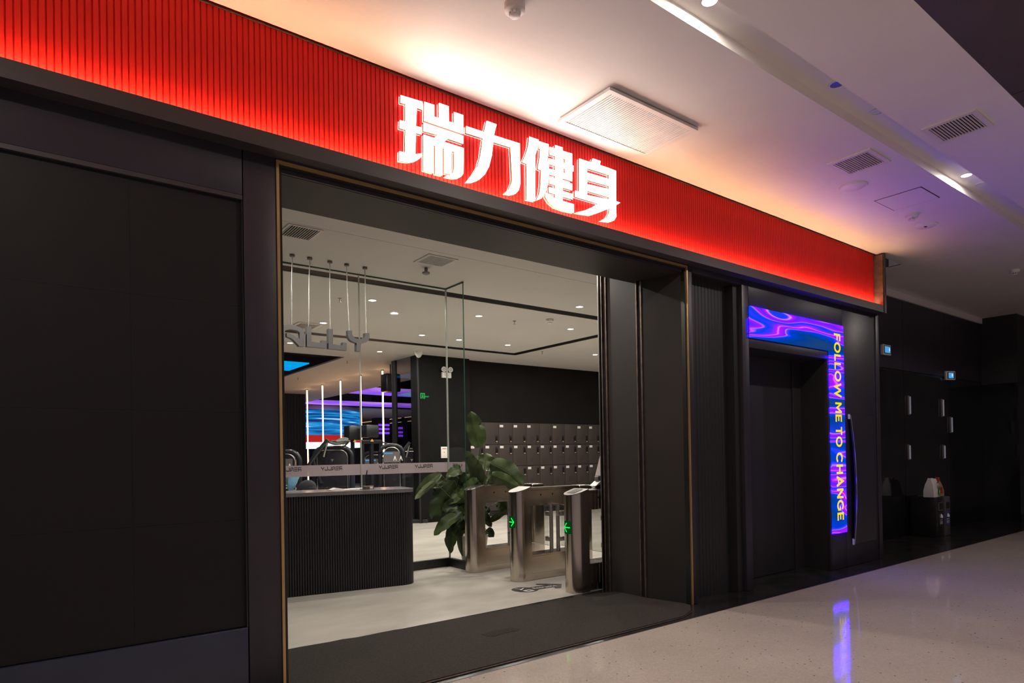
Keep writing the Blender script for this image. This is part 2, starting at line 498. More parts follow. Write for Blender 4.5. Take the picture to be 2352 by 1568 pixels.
def _arc(cx, cy, rx, ry, a0, a1, n=20):
    return [(cx+rx*math.cos(a0+(a1-a0)*i/n), cy+ry*math.sin(a0+(a1-a0)*i/n)) for i in range(n+1)]
def _r(x0, z0, x1, z1): return [(x0, z0), (x1, z0), (x1, z1), (x0, z1)]
_T = .21
SANS = {     # heavy wide capitals: width, outlines
 'F': (.74, [_r(0, 0, _T, 1), _r(0, .81, .74, 1), _r(0, .40, .68, .59)]),
 'O': (1.10, [offset_stroke(_arc(.55, .5, .45, .41, 0, PI), _T), offset_stroke(_arc(.55, .5, .45, .41, PI, 2*PI), _T)]),
 'L': (.70, [_r(0, 0, _T, 1), _r(0, 0, .70, .19)]),
 'W': (1.50, [offset_stroke([(.09, 1.0), (.40, .06), (.75, .92)], .2), offset_stroke([(.75, .92), (1.10, .06), (1.41, 1.0)], .2)]),
 'M': (1.10, [_r(0, 0, .2, 1), _r(.90, 0, 1.10, 1), offset_stroke([(.10, .96), (.55, .28), (1.0, .96)], .2)]),
 'E': (.74, [_r(0, 0, _T, 1), _r(0, .81, .74, 1), _r(0, .41, .68, .59), _r(0, 0, .76, .19)]),
 'T': (.86, [_r(.325, 0, .535, 1), _r(0, .81, .86, 1)]),
 'C': (1.0, [offset_stroke(_arc(.55, .5, .45, .41, .72, PI), _T), offset_stroke(_arc(.55, .5, .45, .41, PI, 2*PI-.72), _T)]),
 'H': (.92, [_r(0, 0, _T, 1), _r(.71, 0, .92, 1), _r(.1, .41, .8, .60)]),
 'A': (1.08, [offset_stroke([(.10, 0), (.54, .95), (.98, 0)], .22), _r(.25, .2, .83, .37)]),
 'N': (.95, [_r(0, 0, .2, 1), _r(.75, 0, .95, 1), offset_stroke([(.08, .97), (.87, .03)], .22)]),
 'G': (1.04, [offset_stroke(_arc(.55, .5, .45, .41, .72, PI), _T), offset_stroke(_arc(.55, .5, .45, .41, PI, 2*PI-.62), _T), _r(.82, .12, 1.02, .52), _r(.62, .40, 1.02, .54)])}
def sans(word, fn, name, m, parent):
    tot = sum(SANS[c][0] for c in word)+.17*(len(word)-1); x = 0; b = B()
    for c in word:
        w, ps = SANS[c]
        for q in ps: b.poly([fn((x+u)/tot, v) for u, v in q])
        x += w+.17
    return b.go(name, m, parent)
GLYPHS= {'rui': [[(1.855, 3.537), (2.006, 3.545), (2.005, 3.496), (1.965, 3.496), (1.957, 3.379), (1.999, 3.382), (1.996, 3.339), (1.957, 3.338), (1.949, 3.204), (2.0, 3.223), (1.994, 3.203), (1.977, 3.183), (1.947, 3.162), (1.905, 3.145), (1.864, 3.138), (1.84, 3.136), (1.841, 3.193), (1.88, 3.195), (1.886, 3.337), (1.846, 3.335), (1.848, 3.383), (1.886, 3.385), (1.888, 3.495), (1.854, 3.492)], [(2.019, 3.549), (2.09, 3.551), (2.089, 3.477), (2.124, 3.479), (2.125, 3.575), (2.196, 3.576), (2.195, 3.479), (2.235, 3.48), (2.236, 3.552), (2.305, 3.553), (2.303, 3.43), (2.016, 3.43)], [(2.012, 3.414), (2.304, 3.418), (2.303, 3.367), (2.188, 3.368), (2.156, 3.338), (2.306, 3.339), (2.3, 3.175), (2.284, 3.151), (2.265, 3.137), (2.224, 3.124), (2.161, 3.119), (2.197, 3.135), (2.22, 3.159), (2.231, 3.189), (2.233, 3.296), (2.211, 3.296), (2.208, 3.144), (2.155, 3.14), (2.158, 3.296), (2.144, 3.296), (2.141, 3.121), (2.091, 3.119), (2.094, 3.296), (2.078, 3.296), (2.075, 3.12), (2.007, 3.12), (2.011, 3.342), (2.086, 3.342), (2.113, 3.371), (2.011, 3.365)]], 'li': [[(2.327, 3.488), (2.47, 3.491), (2.491, 3.572), (2.572, 3.572), (2.548, 3.492), (2.768, 3.498), (2.767, 3.217), (2.753, 3.172), (2.724, 3.14), (2.682, 3.125), (2.631, 3.121), (2.667, 3.156), (2.689, 3.198), (2.698, 3.233), (2.689, 3.45), (2.542, 3.446), (2.529, 3.353), (2.504, 3.27), (2.469, 3.209), (2.42, 3.161), (2.372, 3.136), (2.325, 3.124), (2.373, 3.185), (2.412, 3.247), (2.438, 3.329), (2.459, 3.447), (2.326, 3.444)]], 'jian': [[(2.855, 3.57), (2.939, 3.572), (2.93, 3.516), (2.905, 3.454), (2.897, 3.128), (2.824, 3.123), (2.827, 3.374), (2.789, 3.375), (2.826, 3.449), (2.845, 3.505)], [(2.942, 3.562), (3.031, 3.565), (3.028, 3.508), (3.015, 3.44), (3.031, 3.431), (3.029, 3.349), (3.019, 3.278), (2.995, 3.212), (2.955, 3.16), (2.911, 3.139), (2.939, 3.19), (2.952, 3.261), (2.958, 3.361), (2.929, 3.365), (2.949, 3.457), (2.952, 3.511), (2.941, 3.512)], [(2.995, 3.212), (3.035, 3.208), (3.08, 3.188), (3.161, 3.187), (3.267, 3.188), (3.266, 3.125), (3.159, 3.12), (3.078, 3.125), (3.028, 3.146), (2.995, 3.181)], [(3.094, 3.577), (3.166, 3.579), (3.157, 3.179), (3.085, 3.185)], [(3.042, 3.549), (3.258, 3.559), (3.257, 3.504), (3.041, 3.495)], [(3.029, 3.465), (3.27, 3.473), (3.269, 3.431), (3.028, 3.424)], [(3.035, 3.391), (3.254, 3.397), (3.253, 3.355), (3.035, 3.351)], [(3.034, 3.332), (3.253, 3.336), (3.252, 3.288), (3.033, 3.285)], [(3.03, 3.259), (3.257, 3.261), (3.256, 3.221), (3.029, 3.22)], [(3.191, 3.553), (3.258, 3.555), (3.253, 3.36), (3.187, 3.357)]], 'shen': [[(3.33, 3.542), (3.41, 3.544), (3.404, 3.295), (3.324, 3.292)], [(3.41, 3.544), (3.454, 3.546), (3.471, 3.58), (3.553, 3.581), (3.543, 3.549), (3.643, 3.551), (3.642, 3.497), (3.409, 3.491)], [(3.643, 3.551), (3.72, 3.549), (3.714, 3.311), (3.762, 3.31), (3.714, 3.28), (3.715, 3.191), (3.69, 3.157), (3.65, 3.137), (3.546, 3.125), (3.605, 3.158), (3.639, 3.203), (3.644, 3.243), (3.637, 3.305)], [(3.408, 3.457), (3.641, 3.466), (3.64, 3.411), (3.407, 3.402)], [(3.406, 3.37), (3.639, 3.387), (3.638, 3.324), (3.405, 3.32)], [(3.282, 3.292), (3.324, 3.292), (3.404, 3.295), (3.404, 3.287), (3.637, 3.307), (3.646, 3.243), (3.528, 3.184), (3.438, 3.144), (3.284, 3.129), (3.376, 3.165), (3.465, 3.211), (3.52, 3.249), (3.281, 3.247)]]}
HANG= {'A': [(2.071, 2.492), (2.073, 2.652), (2.09, 2.671), (2.12, 2.689), (2.158, 2.697), (2.205, 2.699), (2.248, 2.692), (2.287, 2.679), (2.313, 2.66), (2.324, 2.63), (2.321, 2.491), (2.269, 2.489), (2.241, 2.519), (2.212, 2.546), (2.186, 2.563), (2.144, 2.574), (2.144, 2.612), (2.183, 2.608), (2.217, 2.596), (2.251, 2.576), (2.274, 2.561), (2.275, 2.63), (2.252, 2.645), (2.209, 2.651), (2.17, 2.65), (2.136, 2.639), (2.123, 2.619), (2.121, 2.494)], 'L': [(2.351, 2.703), (2.397, 2.704), (2.395, 2.546), (2.505, 2.543), (2.505, 2.571), (2.555, 2.569), (2.554, 2.492), (2.348, 2.493)], 'L2': [(2.579, 2.698), (2.628, 2.699), (2.625, 2.54), (2.729, 2.537), (2.73, 2.57), (2.777, 2.568), (2.776, 2.488), (2.576, 2.491)], 'Y': [(2.792, 2.703), (2.84, 2.705), (2.84, 2.664), (2.855, 2.641), (2.879, 2.627), (2.913, 2.623), (2.947, 2.629), (2.972, 2.638), (2.987, 2.661), (2.987, 2.695), (3.039, 2.7), (3.039, 2.647), (3.026, 2.618), (2.996, 2.594), (2.961, 2.582), (2.939, 2.575), (2.932, 2.492), (2.886, 2.491), (2.888, 2.578), (2.844, 2.587), (2.816, 2.603), (2.797, 2.628), (2.792, 2.655)]}
STK= [(3.915, 5.201), (3.956, 5.23), (4.0, 5.239), (4.049, 5.228), (4.088, 5.192), (4.116, 5.16), (4.301, 5.152), (4.255, 5.224), (4.266, 5.245), (4.295, 5.253), (4.379, 5.185), (4.475, 5.073), (4.357, 4.943), (4.33, 4.927), (4.298, 4.941), (4.286, 4.966), (4.303, 4.992), (4.327, 5.008), (4.122, 5.021), (4.08, 4.987), (4.017, 4.974), (3.96, 4.995), (3.914, 5.043), (3.892, 5.109), (3.896, 5.164)]
LEAF = [((4.388, 6.399, 1.448), (4.281, 6.414, 1.842), 0.208), ((4.508, 6.498, 1.173), (4.498, 6.441, 1.358), 0.255), ((4.472, 6.489, 0.999), (4.216, 6.405, 1.372), 0.155), ((4.482, 6.329, 1.253), (4.739, 6.073, 1.031), 0.24), ((4.41, 6.197, 1.122), (4.724, 6.105, 0.979), 0.153), ((4.307, 6.338, 1.051), (4.164, 6.597, 0.832), 0.195), ((4.26, 6.562, 1.195), (4.074, 6.64, 1.126), 0.126), ((4.14, 6.591, 1.057), (3.912, 6.705, 0.655), 0.24), ((3.982, 6.647, 1.14), (3.733, 6.776, 0.909), 0.124), ((3.873, 6.606, 1.052), (3.68, 6.691, 0.879), 0.072), ((4.142, 6.53, 0.639), (3.909, 6.646, 0.458), 0.145), ((4.18, 6.651, 0.524), (4.108, 6.644, 0.233), 0.154), ((4.185, 6.562, 0.525), (4.272, 6.649, 0.174), 0.083), ((4.302, 6.659, 0.747), (4.157, 6.705, 0.806), 0.138), ((4.603, 6.521, 0.544), (4.719, 6.369, 0.652), 0.073), ((4.593, 6.595, 0.431), (4.632, 6.502, 0.361), 0.106), ((4.583, 6.601, 0.637), (4.611, 6.516, 0.489), 0.095), ((4.734, 6.549, 0.759), (4.832, 6.411, 0.674), 0.127), ((4.361, 6.613, 0.799), (4.256, 6.632, 0.593), 0.159), ((4.409, 6.637, 1.105), (4.23, 6.709, 1.237), 0.128), ((4.467, 6.659, 0.737), (4.534, 6.544, 0.846), 0.14), ((4.066, 6.71, 1.047), (3.891, 6.781, 1.016), 0.157), ((4.598, 6.557, 1.003), (4.74, 6.386, 1.055), 0.14), ((4.384, 6.72, 1.008), (4.228, 6.776, 0.906), 0.161), ((4.35, 6.621, 0.948), (4.211, 6.662, 1.153), 0.181), ((4.009, 6.816, 1.115), (4.039, 6.733, 0.801), 0.148), ((4.268, 6.621, 0.92), (4.072, 6.707, 0.801), 0.169), ((4.462, 6.66, 1.049), (4.334, 6.693, 1.278), 0.161), ((4.246, 6.577, 0.587), (4.142, 6.595, 0.406), 0.168), ((4.333, 6.573, 0.708), (4.171, 6.635, 0.568), 0.19), ((4.562, 6.458, 1.05), (4.639, 6.336, 1.144), 0.138), ((4.666, 6.599, 0.935), (4.817, 6.419, 0.987), 0.127), ((4.638, 6.623, 0.707), (4.555, 6.623, 0.529), 0.117), ((4.203, 6.547, 0.676), (4.042, 6.607, 0.528), 0.188), ((4.189, 6.619, 0.767), (4.029, 6.678, 0.721), 0.147), ((4.491, 6.64, 0.925), (4.562, 6.521, 1.07), 0.161), ((4.161, 6.762, 1.122), (4.218, 6.658, 0.963), 0.159)]
# ================================================================== SETTING
YF = 3.617          # front face of the shop front
ZC = 3.744          # mall ceiling
ZI = 3.42           # gym ceiling

# floors
struct(B().box(-8, 20, -8, 3.33, -.1, 0).go('floor', 'terrazzo'), 'polished beige terrazzo mall floor')
struct(B().box(-8, 20, 3.33, 4.6, -.1, -.0005).go('floor', 'stone'), 'black stone floor strip along the shop front')
struct(B().box(-3, 24, 4.6, 46, -.1, 0).go('floor', 'concrete'), 'pale polished cement gym floor')
B().box(-8, 20, 3.322, 3.332, -.02, .0012).go('floor_joint', 'panel_dark', bpy.data.objects['floor.001'])

# mall ceiling: plaster slabs around the light slot, dark metal panels beyond
mc = sroot('ceiling', 'white plaster mall ceiling with a long recessed light slot')
B().box(-8, 20, 2.25, 3.605, ZC, ZC+.1).go('ceiling_slab', 'mall_ceiling', mc)
B().box(-8, 20, 1.42, 2.04, ZC, ZC+.1).go('ceiling_slab', 'mall_ceiling', mc)
B().box(9.13, 20, 3.605, 4.3, ZC, ZC+.1).go('ceiling_slab', 'mall_ceiling', mc)
B().box(-8, 20, 2.04, 2.25, ZC+.07, ZC+.1).go('slot_top', 'mall_ceiling', mc)
B().box(-8, 9.13, 3.75, 4.3, ZC+.0, ZC+.1).go('slot_back', 'panel_dark', mc)
B().box(9.128, 9.16, 3.605, 3.75, ZC, ZC+.14).go('slot_end', 'mall_ceiling', mc)
B().box(8.46, 14.3, 4.27, 4.32, ZC-.10, ZC+.02).go('fascia', 'mall_ceiling', mc)
md = sroot('ceiling', 'dark metal panel ceiling over the mall walkway')
for i in range(10):
    x0 = -6.6+3.0*i
    B().box(x0+.004, x0+2.996, -3.0, 1.416, ZC-.002, ZC+.08).go('ceiling_panel', 'mall_tile', md)
B().box(-8, 20, 1.36, 1.42, ZC+.01, ZC+.1).go('ceiling_edge', 'mall_tile', md)
B().box(-8, 20, -8, -3.0, 4.70, 4.8).go('upper_ceiling', 'mall_ceiling', md)
B().box(-8, 20, -3.02, -2.98, ZC, 4.8).go('bulkhead', 'mall_ceiling', md)

# shop front cladding
wf = sroot('wall_front', 'matt black metal cladding of the shop front')
def clad(x0, x1, z0, z1, m='panel', y0=YF, y1=YF+.05):
    return B().box(x0+.003, x1-.003, y0, y1, z0+.002, z1-.002, .002).go('cladding_panel', m, wf)
clad(-3.2, .966, 2.765, 3.04)
clad(-3.2, .966, 0, .455, 'panel_gloss')
clad(.966, 1.143, 0, 3.04)
clad(1.143, 4.736, 3.006, 3.04)
clad(4.736, 4.806, 0, 3.04)
clad(4.806, 5.566, 2.955, 3.04)
clad(5.566, 5.678, 0, 3.04)
clad(5.678, 7.555, 2.768, 3.04)
clad(5.678, 7.222, 2.36, 2.455)
clad(7.192, 7.222, 0, 2.36)
clad(7.222, 7.555, 0, .405)
clad(7.555, 8.36, 0, 3.04)
clad(8.372, 8.46, 0, 3.04, 'panel', YF-.012)
B().box(-3.2, 8.46, YF+.05, YF+.09, 2.96, 3.72).go('backing_wall', 'panel_dark', wf)
B().box(7.2, 8.46, YF+.05, YF+.09, 0, 2.96).go('backing_wall', 'panel_dark', wf)
B().box(-3.2, 1.14, YF+.06, YF+.10, 0, 2.96).go('backing_wall', 'panel_dark', wf)
B().box(5.56, 5.69, YF+.05, YF+.09, 0, 2.96).go('backing_wall', 'panel_dark', wf)
B().box(8.36, 8.372, YF, YF+.03, 0, 3.0).go('joint', 'black', wf)
B().box(8.44, 8.46, YF, 4.3, 0, 3.745).go('side_return', 'panel', wf)

# fluted niche right of the entrance
ni = sroot('wall_niche', 'shallow niche of black fluted boards beside the entrance')
for i in range(13):
    x = 4.815+i*.0505
    B().prism([(-.025, 0), (-.015, -.014), (.015, -.014), (.025, 0)], lambda p: (x+p[0], 3.745+p[1], 0), lambda p: (x+p[0], 3.745+p[1], 2.955)).go('flute', 'panel_dark', ni)
B().box(4.80, 5.57, 3.745, 3.78, 0, 2.96).go('niche_back', 'panel_dark', ni)
B().box(5.478, 5.575, YF+.04, 3.79, 0, 2.955).go('niche_side', 'panel_dark', ni)
B().box(4.79, 4.806, YF+.04, 3.79, 0, 2.955).go('niche_side', 'panel_dark', ni)
B().box(4.80, 5.57, YF+.04, 3.79, 2.955, 2.97).go('niche_top', 'panel_dark', ni)

# dark service door in its recess
d1 = sroot('door_1', 'flush black service door in a recess under the lit screen')
B().box(5.68, 7.00, 3.94, 3.98, 0.004, 2.40).go('door_leaf', 'panel_dark', d1)
B().box(7.03, 7.19, 3.93, 3.98, 0, 2.40).go('jamb', 'panel_dark', d1)
B().box(7.00, 7.03, 3.925, 3.98, 0, 2.40).go('stile', 'panel', d1)
B().box(5.66, 5.682, YF+.04, 3.98, 0, 2.40).go('reveal', 'panel_dark', d1)
B().box(7.19, 7.21, YF+.04, 3.98, 0, 2.40).go('reveal', 'panel_dark', d1)
B().box(5.66, 7.21, YF+.04, 3.98, 2.36, 2.40).go('reveal', 'panel_dark', d1)
h = B().box(5.74, 5.76, 3.895, 3.94, 1.02, 1.14, .004).go('handle', 'rod', d1)

# entrance: gold line, soffit, linings and shutter guides
t1 = sroot('trim_1', 'thin gold line framing the entrance opening')
B().box(1.143, 1.158, YF-.006, YF+.03, 0, 3.003).go('gold_line', 'gold', t1)
B().box(4.724, 4.737, YF-.006, YF+.03, 0, 3.003).go('gold_line', 'gold', t1)
B().box(1.158, 4.724, YF-.006, YF+.03, 2.987, 3.003).go('gold_line', 'gold', t1)
t2 = sroot('trim_2', 'black inner frame behind the gold line')
B().box(1.158, 1.176, YF+.01, YF+.06, 0, 2.987).go('frame_bar', 'black', t2)
B().box(1.158, 4.724, YF+.012, YF+.06, 2.972, 2.987).go('frame_bar', 'black', t2)
B().box(1.176, 4.700, YF+.03, YF+.06, 2.952, 2.972).go('frame_bar', 'panel', t2)
B().box(4.708, 4.724, YF+.01, YF+.06, 0, 2.987).go('frame_bar', 'black', t2)
es = sroot('ceiling_entrance', 'black soffit panel over the entrance')
B().box(1.14, 4.72, YF+.05, 4.15, 2.95, 3.72).go('soffit_panel', 'jamb', es)
jr = sroot('wall_right_lining', 'bronze black lining of the right entrance reveal')
B().prism([(4.708, YF+.05), (4.604, 4.03), (4.66, 4.03), (4.76, YF+.05)], lambda p: (p[0], p[1], 0), lambda p: (p[0], p[1], 2.952)).go('lining_panel', 'jamb', jr)
B().box(4.606, 4.66, 4.097, 4.480, 0, 3.42).go('lining_panel', 'jamb', jr)
for y, w, m in ((4.030, .012, 'bronze'), (4.085, .012, 'bronze'), (4.480, .014, 'bronze'), (4.540, .012, 'bronze'), (4.574, .012, 'lock_black'), (4.586, .008, 'rod')):
    B().box(4.590, 4.66, y, y+w, 0, 2.949 if y < 4.1 else 3.42).go('guide_edge', m, jr)
B().box(4.612, 4.66, 4.042, 4.085, 0, 2.949).go('guide_channel', 'panel', jr)
B().box(4.612, 4.66, 4.494, 4.540, 0, 3.42).go('guide_channel', 'panel', jr)
B().box(4.602, 4.66, 4.552, 4.574, 0, 3.42).go('guide_channel', 'black', jr)
jl = sroot('wall_left_lining', 'black lining of the left entrance reveal')
B().box(1.09, 1.155, YF+.05, 4.15, 0, 2.952).go('lining_panel', 'jamb', jl)

# ribbed red fascia with its ledge
fa = fixed('ribbed_sign_band', 'long red ribbed sign band glowing from below over the entrance', 'sign', (2.6, 3.62, 3.03))
B().box(-3.2, 8.40, 3.633, 3.665, 3.03, 3.86).go('backing_board', 'red', fa)
rib = B().prism([(-.0145, 0), (-.0105, -.010), (.0105, -.010), (.0145, 0)], lambda p: (p[0], p[1], 3.06-3.03), lambda p: (p[0], p[1], 3.84-3.03))
rme = rib.mesh('rib'); rme.materials.append(M['red'])
for i in range(296):
    o = put('rib', rme, fa, (8.384-i*.0298-2.6, 3.634-3.62, 0))
q = B()
for i in range(296, 388):
    x = 8.384-i*.0298
    q.prism([(-.0145, 0), (-.0105, -.010), (.0105, -.010), (.0145, 0)], lambda p: (x+p[0], 3.634+p[1], 3.06), lambda p: (x+p[0], 3.634+p[1], 3.84))
q.go('rib_field', 'red', fa)['kind'] = 'stuff'
B().box(-3.2, 8.40, 3.52, 3.532, 3.012, 3.098).box(-3.2, 8.40, 3.532, 3.632, 3.012, 3.030).go('ledge', 'ledge', fa)
B().box(-3.2, 8.39, 3.596, 3.609, 3.098, 3.106).go('light_strip', 'E_strip', fa)
B().box(-3.2, 8.395, 3.587, 3.593, 3.030, 3.113).box(-3.2, 8.395, 3.593, 3.611, 3.030, 3.097).go('strip_channel', 'ledge', fa)  # unseen lip added to keep the strip's light off the ceiling
B().box(8.40, 8.416, 3.52, 3.70, 3.012, 3.72).go('end_cheek', 'bronze', fa)
B().box(8.416, 8.46, 3.51, 3.70, 3.005, 3.735).go('end_post', 'ledge', fa)
B().box(-3.2, 8.40, 3.617, 3.630, 3.735, 3.742).go('top_edge', 'bronze', fa)

# big switched off LED wall on the left
vw = fixed('led_video_wall', 'large switched off black LED wall left of the entrance', 'screen', (-.6, 3.64, .455))
for i in range(6):
    for j in range(4):
        x1 = .958-i*.52; z0 = .458+j*.571
        B().box(x1-.5194, x1, YF+.022, YF+.05, z0, z0+.5704).go('led_module', 'led_off', vw)
B().box(-2.2, .964, YF+.002, YF+.05, 2.743, 2.766).go('top_rail', 'ledge', vw)
B().box(.958, .966, YF+.006, YF+.05, .455, 2.745).go('side_rail', 'black', vw)

# L shaped LED screen
ls = fixed('led_screen', 'L shaped LED screen of violet blue waves with yellow slogan', 'screen', (7.38, 3.6, .405))
B().prism([(5.680, 2.457), (7.225, 2.457), (7.225, .407), (7.546, .407), (7.546, 2.765), (5.680, 2.765)], lambda p: (p[0], 3.602, p[1]), lambda p: (p[0], 3.617, p[1])).go('screen_face', 'waves', ls)
for w, z0, z1 in (('FOLLOW', 2.664, 1.941), ('ME', 1.883, 1.666), ('TO', 1.607, 1.380), ('CHANGE', 1.316, .552)):
    sans(w, lambda u, v: (7.324+.145*v, 3.600, z0+(z1-z0)*u), 'lettering', 'E_yellow', ls)

# bowed loose cladding sheet right of the screen
cs = fixed('bowed_cover_sheet', 'loose black sheet bowing off the wall right of the screen', 'panel', (7.97, 3.61, .25))
bm = bmesh.new(); NU, NV = 8, 20
gr = []
for k in (0, 1):
    g = []
    for j in range(NV+1):
        t = j/NV; row = []
        for i in range(NU+1):
            u = i/NU
            bow = (.014+.048*4*t*(1-t)*.9)*(1-u)**1.6
            row.append(bm.verts.new((7.635+.04*(1-t)+(.63-.02*(1-t))*u, 3.612-bow-.004*k, .25+1.5*t)))
        g.append(row)
    gr.append(g)
for g in gr:
    for j in range(NV):
        for i in range(NU): bm.faces.new((g[j][i], g[j][i+1], g[j+1][i+1], g[j+1][i])).smooth = True
for j in range(NV):
    for i in (0, NU): bm.faces.new((gr[0][j][i], gr[0][j+1][i], gr[1][j+1][i], gr[1][j][i]))
b_ = B(); b_.bm.free(); b_.bm = bm; b_.go('sheet', 'panel', cs)
B().box(7.625, 7.642, 3.588, 3.606, 1.70, 1.755).go('tape_tab', 'offwhite', cs)
B().box(7.672, 7.690, 3.588, 3.606, .245, .315).go('tape_tab', 'offwhite', cs)
B().tube([(7.637+.038*(1-t/20), 3.594-(.014+.0432*4*(t/20)*(1-t/20)), .26+1.48*t/20) for t in range(21)], .004, 6).go('edge_trim', 'rod', cs)

# illuminated characters
def glyph(key, name_label):
    SF = 3.588/3.5                                        # true distance of the faces
    polys = [[(p[0]*SF, 1.35+(p[1]-1.35)*SF) for p in q] for q in GLYPHS[key]]
    xs = [p[0] for q in polys for p in q]; zs = [p[1] for q in polys for p in q]
    r = fixed('sign_character', name_label, 'sign', ((min(xs)+max(xs))/2, 3.6, min(zs)), 'glowing sign characters')
    f = B(); s_ = B(); h_ = B()
    for q in polys:
        f.prism(q, lambda p: (p[0], 3.582, p[1]), lambda p: (p[0], 3.5845, p[1]))
        cx = sum(p[0] for p in q)/len(q); cz = sum(p[1] for p in q)/len(q)
        s_.prism(q, lambda p: (p[0]+(cx-p[0])*.004, 3.585, p[1]+(cz-p[1])*.004), lambda p: (p[0]+(cx-p[0])*.004, 3.602, p[1]+(cz-p[1])*.004))
        h_.prism(q, lambda p: (p[0], 3.6025, p[1]), lambda p: (p[0], 3.608, p[1]))
    f.go('lit_face', 'E_letter', r); s_.go('gold_return', 'gold', r); h_.go('halo_back', 'E_halo', r)
    sx = sum(p[0] for p in polys[0][1:4])/3; sz = sum(p[1] for p in polys[0][1:4])/3
    B().box(sx-.006, sx+.006, 3.608, 3.624, sz-.006, sz+.006).go('stand_off', 'gold', r)
glyph('rui', 'glowing white Chinese character 瑞, leftmost on the red ribbed band')
glyph('li', 'glowing white Chinese character 力, second from left on the red band')
glyph('jian', 'glowing white Chinese character 健, third from left on the red band')
glyph('shen', 'glowing white Chinese character 身, rightmost on the red ribbed band')

# door mat with a worn patch, in front of and inside the opening
mt = fixed('door_mat', 'wide dark grey pile mat lying across the entrance', 'mat', (3, 4, 0))
pts = [(1.18, 3.40), (2.4, 3.395), (3.4, 3.39), (4.3, 3.385), (4.5, 3.46), (4.66, 3.59), (4.67, 3.68), (4.596, 4.028), (4.586, 4.36)]
rr = random.Random(3)
top = []
for i in range(34):
    x = 4.575-(4.575-1.16)*i/33
    y = 4.47+(4.62-x)/(3.46)*.13 + rr.uniform(-.012, .012)
    if x > 4.35: y = 4.40+(4.62-x)*.28
    top.append((x, y))
pts = pts+top+[(1.16, 3.9)]
B().prism(pts, lambda p: (p[0], p[1], 0), lambda p: (p[0], p[1], .014)).go('pile', 'mat', mt)
B().tube([(1.18, 3.396, .004), (2.4, 3.391, .004), (4.29, 3.381, .004), (4.5, 3.455, .004)], .006, 6).go('edge_binding', 'bronze', mt)
B().prism([(2.735, 4.018), (2.87, 4.030), (3.009, 4.022), (3.044, 3.939), (2.996, 3.915), (2.9, 3.925), (2.776, 3.903), (2.737, 3.944)], lambda p: (p[0], p[1], .013), lambda p: (p[0], p[1], .0155)).go('worn_patch', 'mat_dark', mt)

# right part of the mall: gloss black wall, end block, ceiling edge
wr = sroot('wall_right', 'glossy black stone wall beyond the shop front')
for i, (x0, x1) in enumerate(((8.46, 10.9), (10.9, 12.55), (12.55, 14.3))):
    B().box(x0+.004, x1-.004, 4.3, 4.36, 2.56, 3.66).go('wall_slab', 'panel', wr)
    B().box(x0+.004, x1-.004, 4.3, 4.36, 0, 2.52).go('wall_slab', 'mirror_black', wr)
B().box(8.46, 14.3, 4.315, 4.36, 2.52, 2.56).go('joint', 'black', wr)
we = sroot('wall_end', 'black stone block closing the far right of the shop front')
B().box(14.3, 18, 3.75, 4.5, 0, 2.5).go('wall_slab', 'mirror_black', we)
B().box(14.3, 18, 3.75, 4.5, 2.505, ZC).go('wall_slab', 'panel_dark', we)
B().box(18, 18.2, -8, 3.75, 0, 3.9).go('wall_slab', 'grey_wall', we)

# gym interior shell
for nm, a in (('wall_gym_left', (-3.1, -3, 4.2, 46)), ('wall_gym_right', (24, 24.1, 4.52, 46)), ('wall_gym_back', (-3, 24, 46, 46.1)), ('wall_gym_front', (4.66, 24, 4.52, 4.56)), ('wall_gym_front_left', (-3, 1.1, 4.16, 4.22))):
    struct(B().box(*a, 0, 3.6).go(nm, 'gym_black'), 'dark enclosing wall of the gym')
cg = sroot('ceiling', 'off white gym ceiling crossed by black grooves')
def slab(x0, x1, y0, y1, z=ZI, m='gym_ceiling', n='ceiling_slab'): return B().box(x0, x1, y0, y1, z, z+.06).go(n, m, cg)
slab(1.05, 4.665, 4.15, 4.70); slab(-3, 1.05, 4.22, 4.70); slab(-3, 24, 4.70, 5.655)
slab(-3, 24, 5.662, 6.97)
slab(-3, 8.03, 7.18, 10.45); slab(8.24, 24, 7.18, 10.67)
slab(-3, 8.03, 10.67, 12.66); slab(8.03, 24, 10.67, 11.75); slab(8.03, 8.42, 11.75, 12.66)
slab(5.345, 8.42, 12.66, 25.5)
slab(-3, 24, 25.5, 46)
for x0, x1, y0, y1 in ((-3, 24, 6.97, 7.18), (8.03, 8.24, 7.18, 10.67), (-3, 8.03, 10.45, 10.67)):
    B().box(x0, x1, y0, y1, ZI+.006, ZI+.058).go('groove', 'gym_black', cg)
B().box(-3, 24, 5.655, 5.662, ZI+.04, ZI+.07).go('joint', 'black', cg)
cb = sroot('ceiling', 'black open ceiling of the training area')
B().box(-3, 5.345, 12.66, 25.5, ZI+.03, ZI+.09).go('ceiling_slab', 'black_ceiling', cb)
B().box(8.42, 24, 11.9, 25.5, ZI+.03, ZI+.09).go('ceiling_slab', 'black_ceiling', cb)

